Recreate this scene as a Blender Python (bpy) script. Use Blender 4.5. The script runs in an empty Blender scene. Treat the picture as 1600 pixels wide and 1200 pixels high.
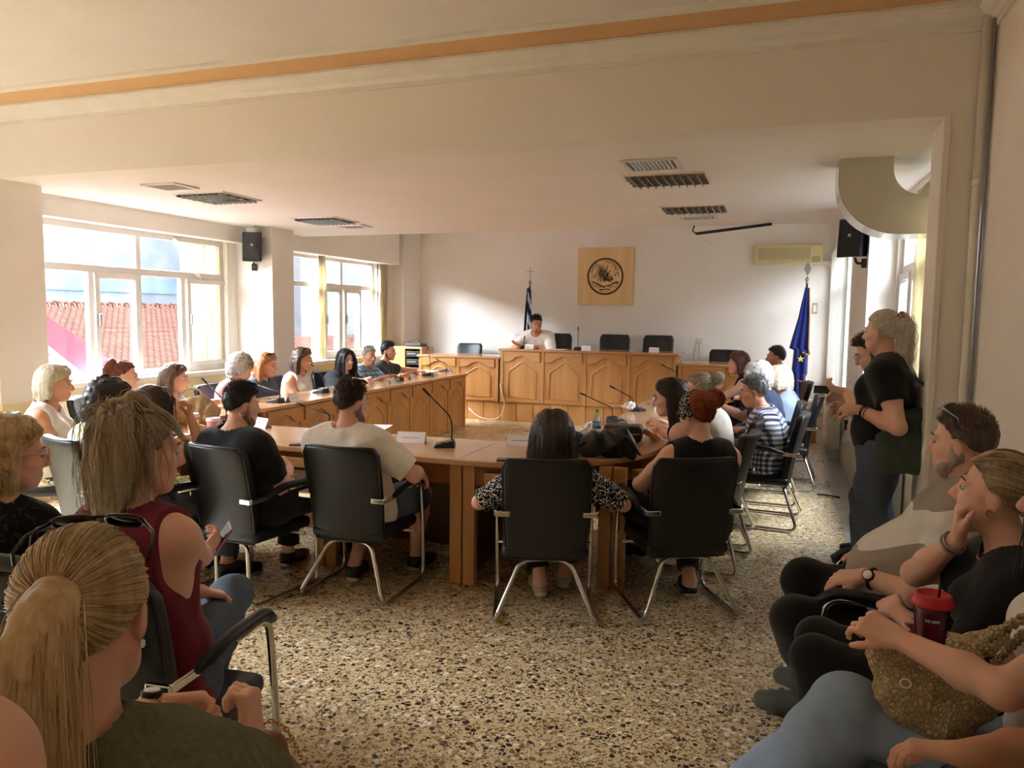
import bpy, math, random
import numpy as np
import openvdb
from mathutils import Vector, Matrix, Quaternion
from mathutils.geometry import tessellate_polygon
random.seed(7)
RNG = np.random.default_rng(7)
scn = bpy.context.scene
COL = scn.collection
R = math.radians

# ------------------------------------------------------------------ camera
CAM_H = 1.6
F_PX = 1200.0
_y, _p, _r = R(19.3), R(5.1), R(0.7)
C_F = Vector((-math.sin(_y) * math.cos(_p), math.cos(_y) * math.cos(_p), -math.sin(_p)))
_rt = Vector((math.cos(_y), math.sin(_y), 0.0))
_up = _rt.cross(C_F)
C_R = math.cos(_r) * _rt + math.sin(_r) * _up
C_U = math.cos(_r) * _up - math.sin(_r) * _rt
cam_data = bpy.data.cameras.new('camera')
cam_data.sensor_width = 36.0
cam_data.lens = F_PX / 1600.0 * 36.0
cam_data.clip_start = 0.05
cam = bpy.data.objects.new('camera', cam_data)
COL.objects.link(cam)
cam.matrix_world = Matrix(((C_R.x, C_U.x, -C_F.x, 0), (C_R.y, C_U.y, -C_F.y, 0), (C_R.z, C_U.z, -C_F.z, CAM_H), (0, 0, 0, 1)))
scn.camera = cam

def at(px, py, X=None, Y=None, Z=None):
    """World point seen at a pixel of the 1600x1200 photo, on one known plane."""
    d = C_F + C_R * ((px - 800) / F_PX) - C_U * ((py - 600) / F_PX)
    if X is not None: t = X / d.x
    elif Y is not None: t = Y / d.y
    else: t = (Z - CAM_H) / d.z
    return Vector((0, 0, CAM_H)) + d * t

# ------------------------------------------------------------------ world, suns, exposure
world = bpy.data.worlds.new('world')
scn.world = world
world.use_nodes = True
_bg = world.node_tree.nodes['Background']
_bg.inputs['Color'].default_value = (0.86, 0.93, 1.0, 1)
_bg.inputs['Strength'].default_value = 0.9

def sun(name, az, el, strength, angle, col):
    """az: compass direction the light comes from (0 = +X, 90 = +Y)."""
    l = bpy.data.lights.new(name, 'SUN')
    l.energy = strength; l.angle = R(angle); l.color = col
    o = bpy.data.objects.new(name, l); COL.objects.link(o)
    d = Vector((math.cos(R(az)) * math.cos(R(el)), math.sin(R(az)) * math.cos(R(el)), math.sin(R(el))))
    o.rotation_euler = d.to_track_quat('Z', 'Y').to_euler()
    return o
sun('daylight_east', 8, 36, 2.0, 80, (0.92, 0.97, 1.0))
def window_light(name, loc, target, sx, sy, watts, col):
    l = bpy.data.lights.new(name, 'AREA'); l.shape = 'RECTANGLE'; l.size = sx; l.size_y = sy; l.energy = watts; l.color = col
    o = bpy.data.objects.new(name, l); COL.objects.link(o); o.location = loc
    o.rotation_euler = (Vector(loc) - Vector(target)).to_track_quat('Z', 'Y').to_euler()
DAY = (0.83, 0.905, 1.0)
# area lamps added above each window, out of view, standing in for sky
window_light('added_lamp_over_window_1', (-7.9, 6.2, 3.75), (-4.4, 6.6, 1.3), 3.4, 1.9, 1650, DAY)
window_light('added_lamp_over_window_2', (-7.9, 8.7, 3.75), (-4.4, 8.9, 1.3), 2.8, 1.9, 1300, DAY)
window_light('added_lamp_over_window_3', (-7.9, 1.9, 3.75), (-4.4, 2.2, 1.3), 3.4, 1.9, 2100, DAY)
window_light('added_lamp_over_window_4', (2.6, 6.1, 3.7), (-.6, 6.6, 1.2), 3.0, 1.8, 480, DAY)
window_light('added_lamp_over_window_5', (2.6, 10.5, 3.7), (-.6, 10.8, 1.4), 3.0, 1.8, 190, DAY)

scn.view_settings.view_transform = 'Standard'
scn.view_settings.look = 'None'
scn.view_settings.exposure = 1.18
scn.view_settings.gamma = 1.0
scn.view_settings.use_curve_mapping = False
cy = scn.cycles
cy.use_denoising = True
cy.max_bounces = 10
cy.diffuse_bounces = 6
cy.glossy_bounces = 4
cy.transmission_bounces = 6
cy.sample_clamp_indirect = 6.0
cy.caustics_reflective = False
cy.caustics_refractive = False

# ------------------------------------------------------------------ materials
def lin(h):
    if isinstance(h, str):
        h = h.lstrip('#'); c = [int(h[i:i + 2], 16) / 255 for i in (0, 2, 4)]
    else: c = [v / 255 for v in h]
    return tuple((v / 12.92 if v <= 0.04045 else ((v + 0.055) / 1.055) ** 2.4) for v in c) + (1.0,)

class NT:
    def __init__(s, name):
        s.m = bpy.data.materials.new(name); s.m.use_nodes = True
        s.t = s.m.node_tree; s.b = s.t.nodes['Principled BSDF']
    def n(s, kind, **kw):
        nd = s.t.nodes.new(kind)
        for k, v in kw.items():
            if k in nd.inputs: nd.inputs[k].default_value = v
            else: setattr(nd, k, v)
        return nd
    def l(s, a, b): s.t.links.new(a, b)
    def coord(s, scale=(1, 1, 1), rot=(0, 0, 0), out='Object'):
        tc = s.n('ShaderNodeTexCoord'); mp = s.n('ShaderNodeMapping')
        mp.inputs['Scale'].default_value = scale; mp.inputs['Rotation'].default_value = rot
        s.l(tc.outputs[out], mp.inputs['Vector']); return mp.outputs['Vector']
    def ramp(s, fac, stops, interp='LINEAR'):
        r = s.n('ShaderNodeValToRGB'); r.color_ramp.interpolation = interp
        e = r.color_ramp.elements
        while len(e) > 1: e.remove(e[-1])
        e[0].position = stops[0][0]; e[0].color = stops[0][1]
        for p, c in stops[1:]:
            k = e.new(p); k.color = c
        s.l(fac, r.inputs['Fac']); return r.outputs['Color']
    def noise(s, vec, scale, detail=4.0, rough=0.55):
        nz = s.n('ShaderNodeTexNoise'); nz.inputs['Scale'].default_value = scale
        nz.inputs['Detail'].default_value = detail; nz.inputs['Roughness'].default_value = rough
        s.l(vec, nz.inputs['Vector']); return nz.outputs['Fac']
    def mix(s, fac, a, b, mode='MIX'):
        m = s.n('ShaderNodeMix', data_type='RGBA', blend_type=mode)
        for i, v in ((0, fac), (6, a), (7, b)):
            if hasattr(v, 'links'): s.l(v, m.inputs[i])
            else: m.inputs[i].default_value = v
        return m.outputs[2]
    def math(s, op, a, b=0.0, c=0.0):
        m = s.n('ShaderNodeMath', operation=op)
        for i, v in enumerate((a, b, c)):
            if hasattr(v, 'links'): s.l(v, m.inputs[i])
            else: m.inputs[i].default_value = v
        return m.outputs[0]
    def bump(s, h, strength=0.3, dist=0.01):
        b = s.n('ShaderNodeBump'); b.inputs['Strength'].default_value = strength; b.inputs['Distance'].default_value = dist
        s.l(h, b.inputs['Height']); s.l(b.outputs['Normal'], s.b.inputs['Normal'])
    def base(s, c):
        if hasattr(c, 'links'): s.l(c, s.b.inputs['Base Color'])
        else: s.b.inputs['Base Color'].default_value = c
    def set(s, **kw):
        for k, v in kw.items(): s.b.inputs[k.replace('_', ' ')].default_value = v
        return s

def plain(name, col, rough=0.6, metal=0.0, var=0.06, scale=8.0, bump=0.0, spec=0.5):
    t = NT(name); c = lin(col); v = t.coord()
    f = t.noise(v, scale)
    d = tuple(x * (1 - var * 2) for x in c[:3]) + (1,); e = tuple(min(1, x * (1 + var * 2)) for x in c[:3]) + (1,)
    t.base(t.ramp(f, [(0.3, d), (0.7, e)]))
    t.set(Roughness=rough, Metallic=metal, Specular_IOR_Level=spec)
    if bump: t.bump(t.noise(v, scale * 6), bump, 0.004)
    return t.m

def wood(name, c1, c2, axis, rough=0.32, scale=9.0):
    t = NT(name); sc = [1.0, 1.0, 1.0]; sc[axis] = 0.09
    v = t.coord(tuple(sc)); f = t.noise(v, scale, 6, 0.6); g = t.noise(v, scale * 7, 3, 0.6)
    col = t.ramp(f, [(0.28, lin(c1)), (0.72, lin(c2))])
    col = t.mix(t.math('MULTIPLY', g, 0.35), col, lin(c1))
    t.base(col); t.set(Roughness=rough)
    t.bump(g, 0.06, 0.003); return t.m

def fabric(name, col, rough=0.9, var=0.05, bump=0.25, scale=260.0):
    t = NT(name); c = lin(col); v = t.coord()
    f = t.noise(v, 14.0, 3)
    d = tuple(x * (1 - var * 2) for x in c[:3]) + (1,); e = tuple(min(1, x * (1 + var * 2)) for x in c[:3]) + (1,)
    t.base(t.ramp(f, [(0.3, d), (0.7, e)])); t.set(Roughness=rough, Specular_IOR_Level=0.25, Sheen_Weight=0.15)
    t.bump(t.noise(v, scale, 2), bump, 0.0015); return t.m

def glass(name, tint=(1, 1, 1, 1), rough=0.02, alpha=0.1):
    t = NT(name); tr = t.n('ShaderNodeBsdfTransparent'); tr.inputs['Color'].default_value = tint
    gl = t.n('ShaderNodeBsdfGlossy'); gl.inputs['Roughness'].default_value = rough
    mx = t.n('ShaderNodeMixShader'); fr = t.n('ShaderNodeLayerWeight'); fr.inputs['Blend'].default_value = 0.5
    t.l(t.math('MULTIPLY_ADD', t.math('POWER', fr.outputs['Facing'], 4.0), 0.5, 0.03), mx.inputs[0]); t.l(tr.outputs[0], mx.inputs[1]); t.l(gl.outputs[0], mx.inputs[2])
    t.l(mx.outputs[0], t.t.nodes['Material Output'].inputs['Surface']); return t.m

def plaster(name, c1, c2, bump=0.15):
    t = NT(name); v = t.coord(); f = t.noise(v, 1.3, 5)
    t.base(t.ramp(f, [(0.35, lin(c1)), (0.65, lin(c2))])); t.set(Roughness=0.85, Specular_IOR_Level=0.25)
    t.bump(t.noise(v, 160, 3), bump, 0.003); return t.m

M = {}
M['wall'] = plaster('wall_paint', 'e9e3da', 'eee9e1')
M['ceiling'] = plaster('ceiling_paint', 'ece7df', 'f0ebe4', 0.1)
M['rough_ceiling'] = plaster('textured_ceiling', 'e0dad2', 'e6e1da', 0.6)
M['white'] = plain('white_gloss_paint', 'e6e2d8', 0.45, var=0.02)
M['tan'] = plain('tan_paint', 'd9ae7c', 0.7, var=0.02)
M['alu'] = plain('window_aluminium', 'd6d2ca', 0.4, 0.0, 0.02)
M['chrome'] = plain('chrome', 'd9d9d6', 0.14, 1.0, 0.02)
M['metal'] = plain('brushed_metal', 'a9a9a6', 0.35, 1.0, 0.03)
M['duct'] = plain('galvanised_duct', 'c9c5b8', 0.4, 0.25, 0.03, 3.0)
M['ductrim'] = plain('bright_sheet_metal', 'd8d8d4', 0.25, 0.7, 0.05, 6.0)
M['black'] = plain('black_plastic', '18181a', 0.45, var=0.1)
M['blackgloss'] = plain('black_gloss', '0d0d0f', 0.18, var=0.05)
M['leather'] = plain('black_leather', '0f1012', 0.42, var=0.12, scale=14, bump=0.18)
M['paper'] = plain('white_paper', 'efeef0', 0.7, var=0.01)
M['acbeige'] = plain('aged_cream_plastic', 'd9c995', 0.5, var=0.03)
M['acgrille'] = plain('cream_grille', 'b4a883', 0.6, var=0.05)
M['wood_v'] = wood('oak_veneer_upright', 'a97340', 'c8955a', 2)
M['wood_x'] = wood('oak_veneer_across', 'a97340', 'c8955a', 0)
M['wood_y'] = wood('oak_veneer_along', 'a97340', 'c8955a', 1)
M['top_x'] = wood('varnished_top_across', 'b38358', 'cda076', 0, 0.16)
M['top_y'] = wood('varnished_top_along', 'b38358', 'cda076', 1, 0.16)
M['bead'] = wood('light_oak_bead', 'bf8240', 'd9a262', 2, 0.35)
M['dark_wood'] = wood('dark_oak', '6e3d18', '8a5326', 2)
M['board'] = wood('pale_board', 'd6ae74', 'e8ca96', 2, 0.5, 7)
M['burnt'] = plain('burnt_wood', '5a3a24', 0.8, var=0.15)
M['cream'] = plaster('cream_dado', 'e0cfa8', 'e8dab8')
M['brass'] = plain('brass', 'b58d42', 0.3, 1.0, 0.04)
M['gold'] = plain('gold', 'd0a24a', 0.25, 1.0, 0.04)
M['glass'] = glass('window_glass')

def terrazzo():
    t = NT('terrazzo'); v = t.coord()
    col = t.ramp(t.noise(v, 3.0, 3), [(0.3, lin('d0b88e')), (0.7, lin('dfcba2'))])
    for sc, keep, edge, stops in ((105.0, 0.58, 0.07, [(0, lin('544636')), (0.35, lin('8c7450')), (0.7, lin('a88c62')), (0.9, lin('2f2a26'))]),
                                  (46.0, 0.60, 0.10, [(0, lin('3a302a')), (0.3, lin('8a6a44')), (0.55, lin('efe6d2')), (0.75, lin('a78a60')), (0.9, lin('4a3b30'))])):
        a = t.n('ShaderNodeTexVoronoi'); a.inputs['Scale'].default_value = sc
        b = t.n('ShaderNodeTexVoronoi'); b.feature = 'DISTANCE_TO_EDGE'; b.inputs['Scale'].default_value = sc
        t.l(v, a.inputs['Vector']); t.l(v, b.inputs['Vector'])
        sp = t.n('ShaderNodeSeparateColor'); t.l(a.outputs['Color'], sp.inputs[0])
        m = t.math('MULTIPLY', t.math('GREATER_THAN', sp.outputs[0], keep), t.math('GREATER_THAN', b.outputs['Distance'], edge))
        col = t.mix(m, col, t.ramp(sp.outputs[1], stops, 'CONSTANT'))
    t.base(col); t.set(Roughness=0.3)
    t.l(t.ramp(t.noise(v, 2.2, 4), [(0.3, (0.2, 0.2, 0.2, 1)), (0.7, (0.42, 0.42, 0.42, 1))]), t.b.inputs['Roughness'])
    return t.m
M['terrazzo'] = terrazzo()
def marble():
    t = NT('grey_marble'); v = t.coord((1, 1, 1)); f = t.noise(v, 2.5, 8, 0.7)
    t.base(t.ramp(f, [(0.3, lin('8d8b86')), (0.6, lin('b3b1ab')), (0.75, lin('9d9a95'))])); t.set(Roughness=0.35); return t.m
M['marble'] = marble()

# ------------------------------------------------------------------ mesh helpers
def link(o, parent=None):
    COL.objects.link(o)
    if parent is not None: o.parent = parent
    return o
def mesh_obj(name, verts, faces, mat, parent=None, smooth=False, bevel=0.0, seg=2, auto=None):
    me = bpy.data.meshes.new(name)
    me.from_pydata([tuple(v) for v in verts], [], faces)
    mats = mat if isinstance(mat, (list, tuple)) else [mat]
    for m in mats: me.materials.append(m)
    if smooth: me.polygons.foreach_set('use_smooth', [True] * len(me.polygons))
    me.validate(); me.update()
    o = bpy.data.objects.new(name, me); link(o, parent)
    if bevel:
        b = o.modifiers.new('bevel', 'BEVEL'); b.width = bevel; b.segments = seg; b.limit_method = 'ANGLE'; b.angle_limit = R(40)
        b.harden_normals = False
    return o
def np_obj(name, V, Q, mat, parent=None, smooth=True):
    """Fast mesh from numpy arrays; Q is (n,3) or (n,4)."""
    me = bpy.data.meshes.new(name); nv, nf, k = len(V), len(Q), Q.shape[1]
    me.vertices.add(nv); me.vertices.foreach_set('co', np.ascontiguousarray(V, np.float32).ravel())
    me.loops.add(nf * k); me.loops.foreach_set('vertex_index', np.ascontiguousarray(Q, np.int32).ravel())
    me.polygons.add(nf); me.polygons.foreach_set('loop_start', np.arange(0, nf * k, k, dtype=np.int32))
    me.polygons.foreach_set('use_smooth', np.full(nf, smooth))
    for m in (mat if isinstance(mat, (list, tuple)) else [mat]): me.materials.append(m)
    me.update(calc_edges=True)
    o = bpy.data.objects.new(name, me); return link(o, parent)

class MB:
    """Collects shapes that make ONE part."""
    def __init__(s): s.v = []; s.f = []; s.mi = []
    def add(s, vs, fs, mi=0):
        b = len(s.v); s.v += [Vector(v) for v in vs]; s.f += [[i + b for i in f] for f in fs]; s.mi += [mi] * len(fs); return s
    def box(s, c, d, rot=None, mi=0):
        x, y, z = d[0] / 2, d[1] / 2, d[2] / 2
        vs = [Vector(p) for p in ((-x, -y, -z), (x, -y, -z), (x, y, -z), (-x, y, -z), (-x, -y, z), (x, -y, z), (x, y, z), (-x, y, z))]
        if rot is not None: vs = [rot @ v for v in vs]
        return s.add([v + Vector(c) for v in vs], [(0, 3, 2, 1), (4, 5, 6, 7), (0, 1, 5, 4), (1, 2, 6, 5), (2, 3, 7, 6), (3, 0, 4, 7)], mi)
    def bb(s, a, b, mi=0):
        return s.box([(p + q) / 2 for p, q in zip(a, b)], [abs(q - p) for p, q in zip(a, b)], None, mi)
    def tube(s, pts, r, n=8, cap=True, closed=False, mi=0):
        pts = [Vector(p) for p in pts]; m = len(pts); rs = r if isinstance(r, (list, tuple)) else [r] * m
        ring = []; ref = None
        for i, p in enumerate(pts):
            a = pts[(i - 1) % m] if (i or closed) else p; b = pts[(i + 1) % m] if (i < m - 1 or closed) else p
            t = (b - a).normalized()
            if ref is None:
                ref = t.orthogonal().normalized()
            ref = (ref - t * ref.dot(t))
            ref = ref.normalized() if ref.length > 1e-6 else t.orthogonal().normalized()
            w = t.cross(ref)
            ring.append([p + (ref * math.cos(2 * math.pi * k / n) + w * math.sin(2 * math.pi * k / n)) * rs[i] for k in range(n)])
        vs = [v for q in ring for v in q]; fs = []
        for i in range(m if closed else m - 1):
            j = (i + 1) % m
            for k in range(n):
                l = (k + 1) % n; fs.append((i * n + k, i * n + l, j * n + l, j * n + k))
        if cap and not closed:
            fs.append(tuple(range(n - 1, -1, -1))); fs.append(tuple((m - 1) * n + k for k in range(n)))
        return s.add(vs, fs, mi)
    def lathe(s, prof, c=(0, 0, 0), n=24, rot=None, mi=0):
        vs = []; fs = []; m = len(prof)
        for r, z in prof:
            for k in range(n):
                a = 2 * math.pi * k / n; v = Vector((r * math.cos(a), r * math.sin(a), z))
                if rot is not None: v = rot @ v
                vs.append(v + Vector(c))
        for i in range(m - 1):
            for k in range(n):
                l = (k + 1) % n; fs.append((i * n + k, i * n + l, (i + 1) * n + l, (i + 1) * n + k))
        fs.append(tuple(range(n - 1, -1, -1))); fs.append(tuple((m - 1) * n + k for k in range(n)))
        return s.add(vs, fs, mi)
    def prism(s, outl, org, u, w, d, mi=0):
        """Outline in (u,w) extruded along vector d."""
        org, u, w, d = Vector(org), Vector(u), Vector(w), Vector(d); n = len(outl)
        a = [org + u * p[0] + w * p[1] for p in outl]; b = [p + d for p in a]
        if u.cross(w).dot(d) < 0: a, b = b, a
        tri = tessellate_polygon([[Vector((p[0], p[1], 0)) for p in outl]])
        fs = []
        for t in tri:
            p, q, r2 = [Vector((outl[i][0], outl[i][1], 0)) for i in t]
            if (q - p).cross(r2 - p).z < 0: t = t[::-1]
            fs.append(tuple(i + n for i in t)); fs.append(tuple(reversed(t)))
        area = sum(outl[i][0] * outl[(i + 1) % n][1] - outl[(i + 1) % n][0] * outl[i][1] for i in range(n))
        for i in range(n):
            j = (i + 1) % n
            fs.append((i, j, j + n, i + n) if area > 0 else (j, i, i + n, j + n))
        return s.add(a + b, fs, mi)
    def ball(s, c, r, nu=14, nv=9, rot=None, mi=0):
        r = (r, r, r) if isinstance(r, (int, float)) else r
        vs = []; fs = []
        for i in range(nv + 1):
            th = math.pi * i / nv
            for k in range(nu):
                a = 2 * math.pi * k / nu
                v = Vector((r[0] * math.sin(th) * math.cos(a), r[1] * math.sin(th) * math.sin(a), r[2] * math.cos(th)))
                if rot is not None: v = rot @ v
                vs.append(v + Vector(c))
        for i in range(nv):
            for k in range(nu):
                l = (k + 1) % nu; fs.append((i * nu + k, (i + 1) * nu + k, (i + 1) * nu + l, i * nu + l))
        return s.add(vs, fs, mi)
    def build(s, name, mat, parent=None, smooth=False, bevel=0.0, seg=2):
        o = mesh_obj(name, s.v, s.f, mat, parent, smooth, bevel, seg)
        if any(s.mi) and len(o.data.polygons) == len(s.mi): o.data.polygons.foreach_set('material_index', s.mi)
        return o

def arc(c, r, a0, a1, n, u=(1, 0, 0), w=(0, 1, 0)):
    c, u, w = Vector(c), Vector(u), Vector(w)
    return [c + u * (r * math.cos(R(a0 + (a1 - a0) * i / n))) + w * (r * math.sin(R(a0 + (a1 - a0) * i / n))) for i in range(n + 1)]
def smooth_path(pts, rad=0.05, n=5):
    """Round the corners of a polyline."""
    pts = [Vector(p) for p in pts]; out = [pts[0]]
    for a, b, c in zip(pts, pts[1:], pts[2:]):
        r = min(rad, (a - b).length * 0.45, (c - b).length * 0.45)
        p, q = b + (a - b).normalized() * r, b + (c - b).normalized() * r
        out += [p * (1 - t) ** 2 + b * (2 * t * (1 - t)) + q * t * t for t in [i / n for i in range(n + 1)]]
    return out + [pts[-1]]
def thing(name, label, cat, loc=(0, 0, 0), rz=0.0, group=None):
    o = bpy.data.objects.new(name, None); o.location = loc; o.rotation_euler = (0, 0, rz); o.empty_display_size = 0.1
    link(o); return tag(o, label, cat, group)
def tag(o, label, cat, group=None):
    o['label'] = label; o['category'] = cat
    if group: o['group'] = group
    return o
def struct(o): o['kind'] = 'structure'; return o
def dup(root, loc, rz, label, group=None):
    r = root.copy(); COL.objects.link(r); r.location = loc; r.rotation_euler = (0, 0, rz); r['label'] = label
    if group: r['group'] = group
    for ch in list(root.children):
        c = ch.copy(); COL.objects.link(c); c.parent = r
        for g in list(ch.children):
            d = g.copy(); COL.objects.link(d); d.parent = c
    return r
# ------------------------------------------------------------------ room shell
LX, BY, RX, NRX = -6.2, 12.2, 0.68, 0.9       # left wall, back wall, far right wall, near right wall
CZ, UZ = 2.6, 3.08                            # dropped ceiling, high ceiling
def slab(name, a, b, mat, bevel=0.0):
    return struct(MB().bb(a, b).build(name, mat, None, False, bevel))
slab('floor', (LX - 0.3, -3.6, -0.12), (1.3, BY + 0.2, 0), M['terrazzo'])
slab('trim_1', (0.5, 4.9, 0.0), (0.9, BY, 0.004), M['marble'])
m = MB()
W1, W2, W3 = (4.96, 7.5, 0.93, 2.42), (8.8, 11.05, 0.93, 2.42), (0.5, 3.3, 0.93, 2.42)
def wall_with_holes(m, x0, x1, y0, y1, z0, z1, holes):
    y = y0
    for (a, b, c, d) in sorted(holes):
        m.bb((x0, y, z0), (x1, a, z1)); m.bb((x0, a, z0), (x1, b, c)); m.bb((x0, a, d), (x1, b, z1)); y = b
    m.bb((x0, y, z0), (x1, y1, z1))
wall_with_holes(m, LX - 0.28, LX, -3.6, BY + 0.2, 0.0, 3.3, [W1, W2, W3])
struct(m.build('wall_left', M['wall']))
# cream painted dado below the sills
m = MB(); m.bb((LX, -3.6, 0), (LX + 0.012, BY, 0.88)); struct(m.build('trim_2', M['cream']))
slab('wall_back', (LX - 0.28, BY, 0), (1.3, BY + 0.2, 3.3), M['wall'])
slab('wall_rear', (LX - 0.28, -3.8, 0), (1.3, -3.6, 3.3), M['wall'])
m = MB()
R1w, R2w = (5.0, 7.3, 0.85, 2.5), (9.15, 11.9, 0.85, 2.55)
wall_with_holes(m, RX, RX + 0.26, 7.36, BY, 0.0, 3.3, [R2w]); struct(m.build('wall_right', M['wall']))
m = MB(); wall_with_holes(m, 0.90, 1.06, 4.72, 7.36, 0.0, 3.3, [R1w]); struct(m.build('wall_right_niche', M['wall']))
slab('wall_right_near', (NRX, -3.6, 0), (NRX + 0.3, 4.6, 3.3), M['wall'])
# ceilings and the beam between the two halves of the room
slab('ceiling', (LX, 4.5, CZ), (1.0, 8.75, CZ + 0.12), M['ceiling'])
slab('ceiling_high', (LX - 0.2, 8.6, UZ), (1.0, BY, UZ + 0.12), M['ceiling'])
slab('ceiling_riser', (LX, 8.65, CZ + 0.01), (1.0, 8.75, UZ + 0.05), M['ceiling'])
slab('ceiling_near', (LX - 0.2, -3.7, UZ + 0.03), (1.2, 4.6, UZ + 0.15), M['rough_ceiling'])
slab('trim_beam', (LX, 4.35, CZ), (0.72, 4.55, UZ + 0.04), M['wall'])
slab('wall_pier_right', (0.72, 4.35, 0), (1.0, 4.74, UZ + 0.1), M['wall'])
slab('wall_pier_left', (LX, 4.3, 0.86), (-5.72, 4.72, CZ + 0.3), M['wall'])
slab('wall_pier_left_foot', (LX, 4.32, 0), (-5.74, 4.7, 0.86), M['cream'])
slab('wall_pillar_left', (LX, 7.68, 0), (-5.7, 8.1, UZ), M['wall'])
slab('wall_pillar_corner', (LX, 11.55, 0.29), (-5.98, BY, UZ), M['wall'])
# cornice, white line and the tan painted band on the near ceiling
m = MB()
prof = [(0.02, 0), (-0.012, 0.0), (-0.012, 0.025), (-0.02, 0.03), (-0.035, 0.05), (-0.06, 0.065), (-0.09, 0.09), (-0.12, 0.10), (-0.12, 0.115), (0.02, 0.115)]
m.prism(prof, (LX, 4.35, 2.985), (0, 1, 0), (0, 0, 1), (NRX - LX, 0, 0))
m.prism(prof, (NRX, -3.6, 2.985), (1, 0, 0), (0, 0, 1), (0, 7.95, 0))
struct(m.build('trim_cornice', M['white'], None, False))
slab('trim_band', (LX, 3.98, UZ + 0.022), (0.7, 4.24, UZ + 0.03), M['tan'])
slab('trim_band_side', (0.56, -3.6, UZ + 0.0215), (0.78, 4.24, UZ + 0.0295), M['tan'])
slab('trim_line', (LX, 3.93, UZ + 0.012), (0.6, 3.99, UZ + 0.03), M['white'])
slab('trim_pier', (0.705, 4.335, 0), (0.735, 4.365, CZ + 0.0), M['white'], 0.004)

# pelmets over the two windows
slab('trim_pelmet', (LX, 4.74, 2.415), (-6.06, 7.68, CZ), M['wall'])
slab('trim_pelmet_far', (LX, 8.1, 2.4), (-5.98, 11.4, UZ), M['wall'])
for nm, w in (('trim_sill', W1), ('trim_sill_far', W2)):
    slab(nm, (LX - 0.2, w[0] - 0.1, w[2] - 0.05), (LX + 0.1, w[1] + 0.1, w[2]), M['white'], 0.006)

def window(name, w, x, mull, transom, casements, side=1):
    """Aluminium window in a side wall. mull: Y of posts; casements: (y0,y1) framed sashes."""
    t = struct(bpy.data.objects.new(name, None)); link(t)
    y0, y1, z0, z1 = w; d = 0.06
    f = MB()
    for a, b in (((y0, z0), (y1, z0 + 0.06)), ((y0, z1 - 0.06), (y1, z1)), ((y0, z0 + 0.06), (y0 + 0.06, z1 - 0.06)), ((y1 - 0.06, z0 + 0.06), (y1, z1 - 0.06)), ((y0 + 0.06, transom - 0.035), (y1 - 0.06, transom + 0.035))):
        f.bb((x - d / 2, a[0], a[1]), (x + d / 2, b[0], b[1]))
    for yy, zt in mull: f.bb((x - d / 2 + 0.002, yy - 0.03, z0 + 0.05), (x + d / 2 - 0.002, yy + 0.03, zt))
    f.build('window_frame', M['alu'], t, False, 0.004)
    for a, b in casements:
        s = MB(); z2 = transom - 0.035; k = 0.055; xx = x + 0.025 * side
        s.bb((xx - 0.03, a, z0 + 0.06), (xx + 0.03, b, z0 + 0.06 + k)); s.bb((xx - 0.03, a, z2 - k), (xx + 0.03, b, z2))
        s.bb((xx - 0.03, a, z0 + 0.06 + k), (xx + 0.03, a + k, z2 - k)); s.bb((xx - 0.03, b - k, z0 + 0.06 + k), (xx + 0.03, b, z2 - k))
        sa = s.build('sash', M['alu'], t, False, 0.004)
        h = MB(); h.bb((xx + 0.03 * side, a + 0.02, 1.45), (xx + 0.06 * side, a + 0.04, 1.57)); h.build('handle', M['metal'], sa, False, 0.003)
    g = MB(); g.bb((x - 0.004, y0 + 0.05, z0 + 0.05), (x + 0.004, y1 - 0.05, z1 - 0.05)); g.build('pane', M['glass'], t)
    return t
gx = LX - 0.09
wy = lambda px, py=450: at(px, py, X=gx).y
window('window_1', (4.94, 7.5, 0.93, 2.42), gx, [(wy(139), 2.02), (wy(214), 2.4), (wy(283), 2.02)], 2.0, [(wy(142), wy(212)), (wy(287), wy(353))])
window('window_2', (8.8, 11.05, 0.93, 2.42), gx, [(wy(490), 2.02), (wy(531), 2.4), (wy(500), 2.4)], 2.0, [(wy(534), wy(560)), (wy(503), wy(528))])
window('window_3', W3, gx, [(2.4, 2.4)], 2.0, [])  # unseen window, placed and sized to light the near half
window('window_4', R1w, 0.97, [(6.7, 2.1), (6.0, 2.4)], 2.02, [(6.72, 7.28), (6.05, 6.65)], -1)
window('window_5', R2w, 0.84, [(10.1, 2.5), (11.0, 2.5)], 2.05, [], -1)

# ------------------------------------------------------------------ outside
M['facade'] = plaster('weathered_plaster', '98a3b0', 'b0b6bd'); M['facade2'] = plaster('blue_plaster', '8aa3b8', 'a4b8c6')
def tiles():
    t = NT('roof_tiles'); v = t.coord(); w = t.n('ShaderNodeTexBrick'); t.l(v, w.inputs['Vector'])
    w.inputs['Scale'].default_value = 3.0; w.inputs['Color1'].default_value = lin('b8806f'); w.inputs['Color2'].default_value = lin('d09c8c'); w.inputs['Mortar'].default_value = lin('5c3024')
    w.inputs['Mortar Size'].default_value = 0.045; t.base(w.outputs['Color']); t.set(Roughness=0.8); return t.m
M['tiles'] = tiles(); M['crimson'] = plain('crimson_sheet', 'c0485a', 0.5, var=0.05); M['pinksheet'] = plain('pink_sheet', 'b78a96', 0.5, var=0.05)
t = thing('apartment_building', 'long pale blue weathered building wall beyond the tiled roof', 'building', (-17, 14, -6))
m = MB(); m.bb((-1, -16, 0), (0, 4.5, 12)); m.build('wall', M['facade'], t)
m = MB(); m.bb((0.0, -8, 8.1), (0.08, 4.5, 8.5)); m.bb((0.0, -8.2, 0), (0.14, -7.9, 12)); m.build('ledge', M['facade2'], t)
m = MB(); m.bb((0.01, -16, 0), (0.05, -8.2, 12)); m.build('render_patch', M['facade2'], t)
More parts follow.
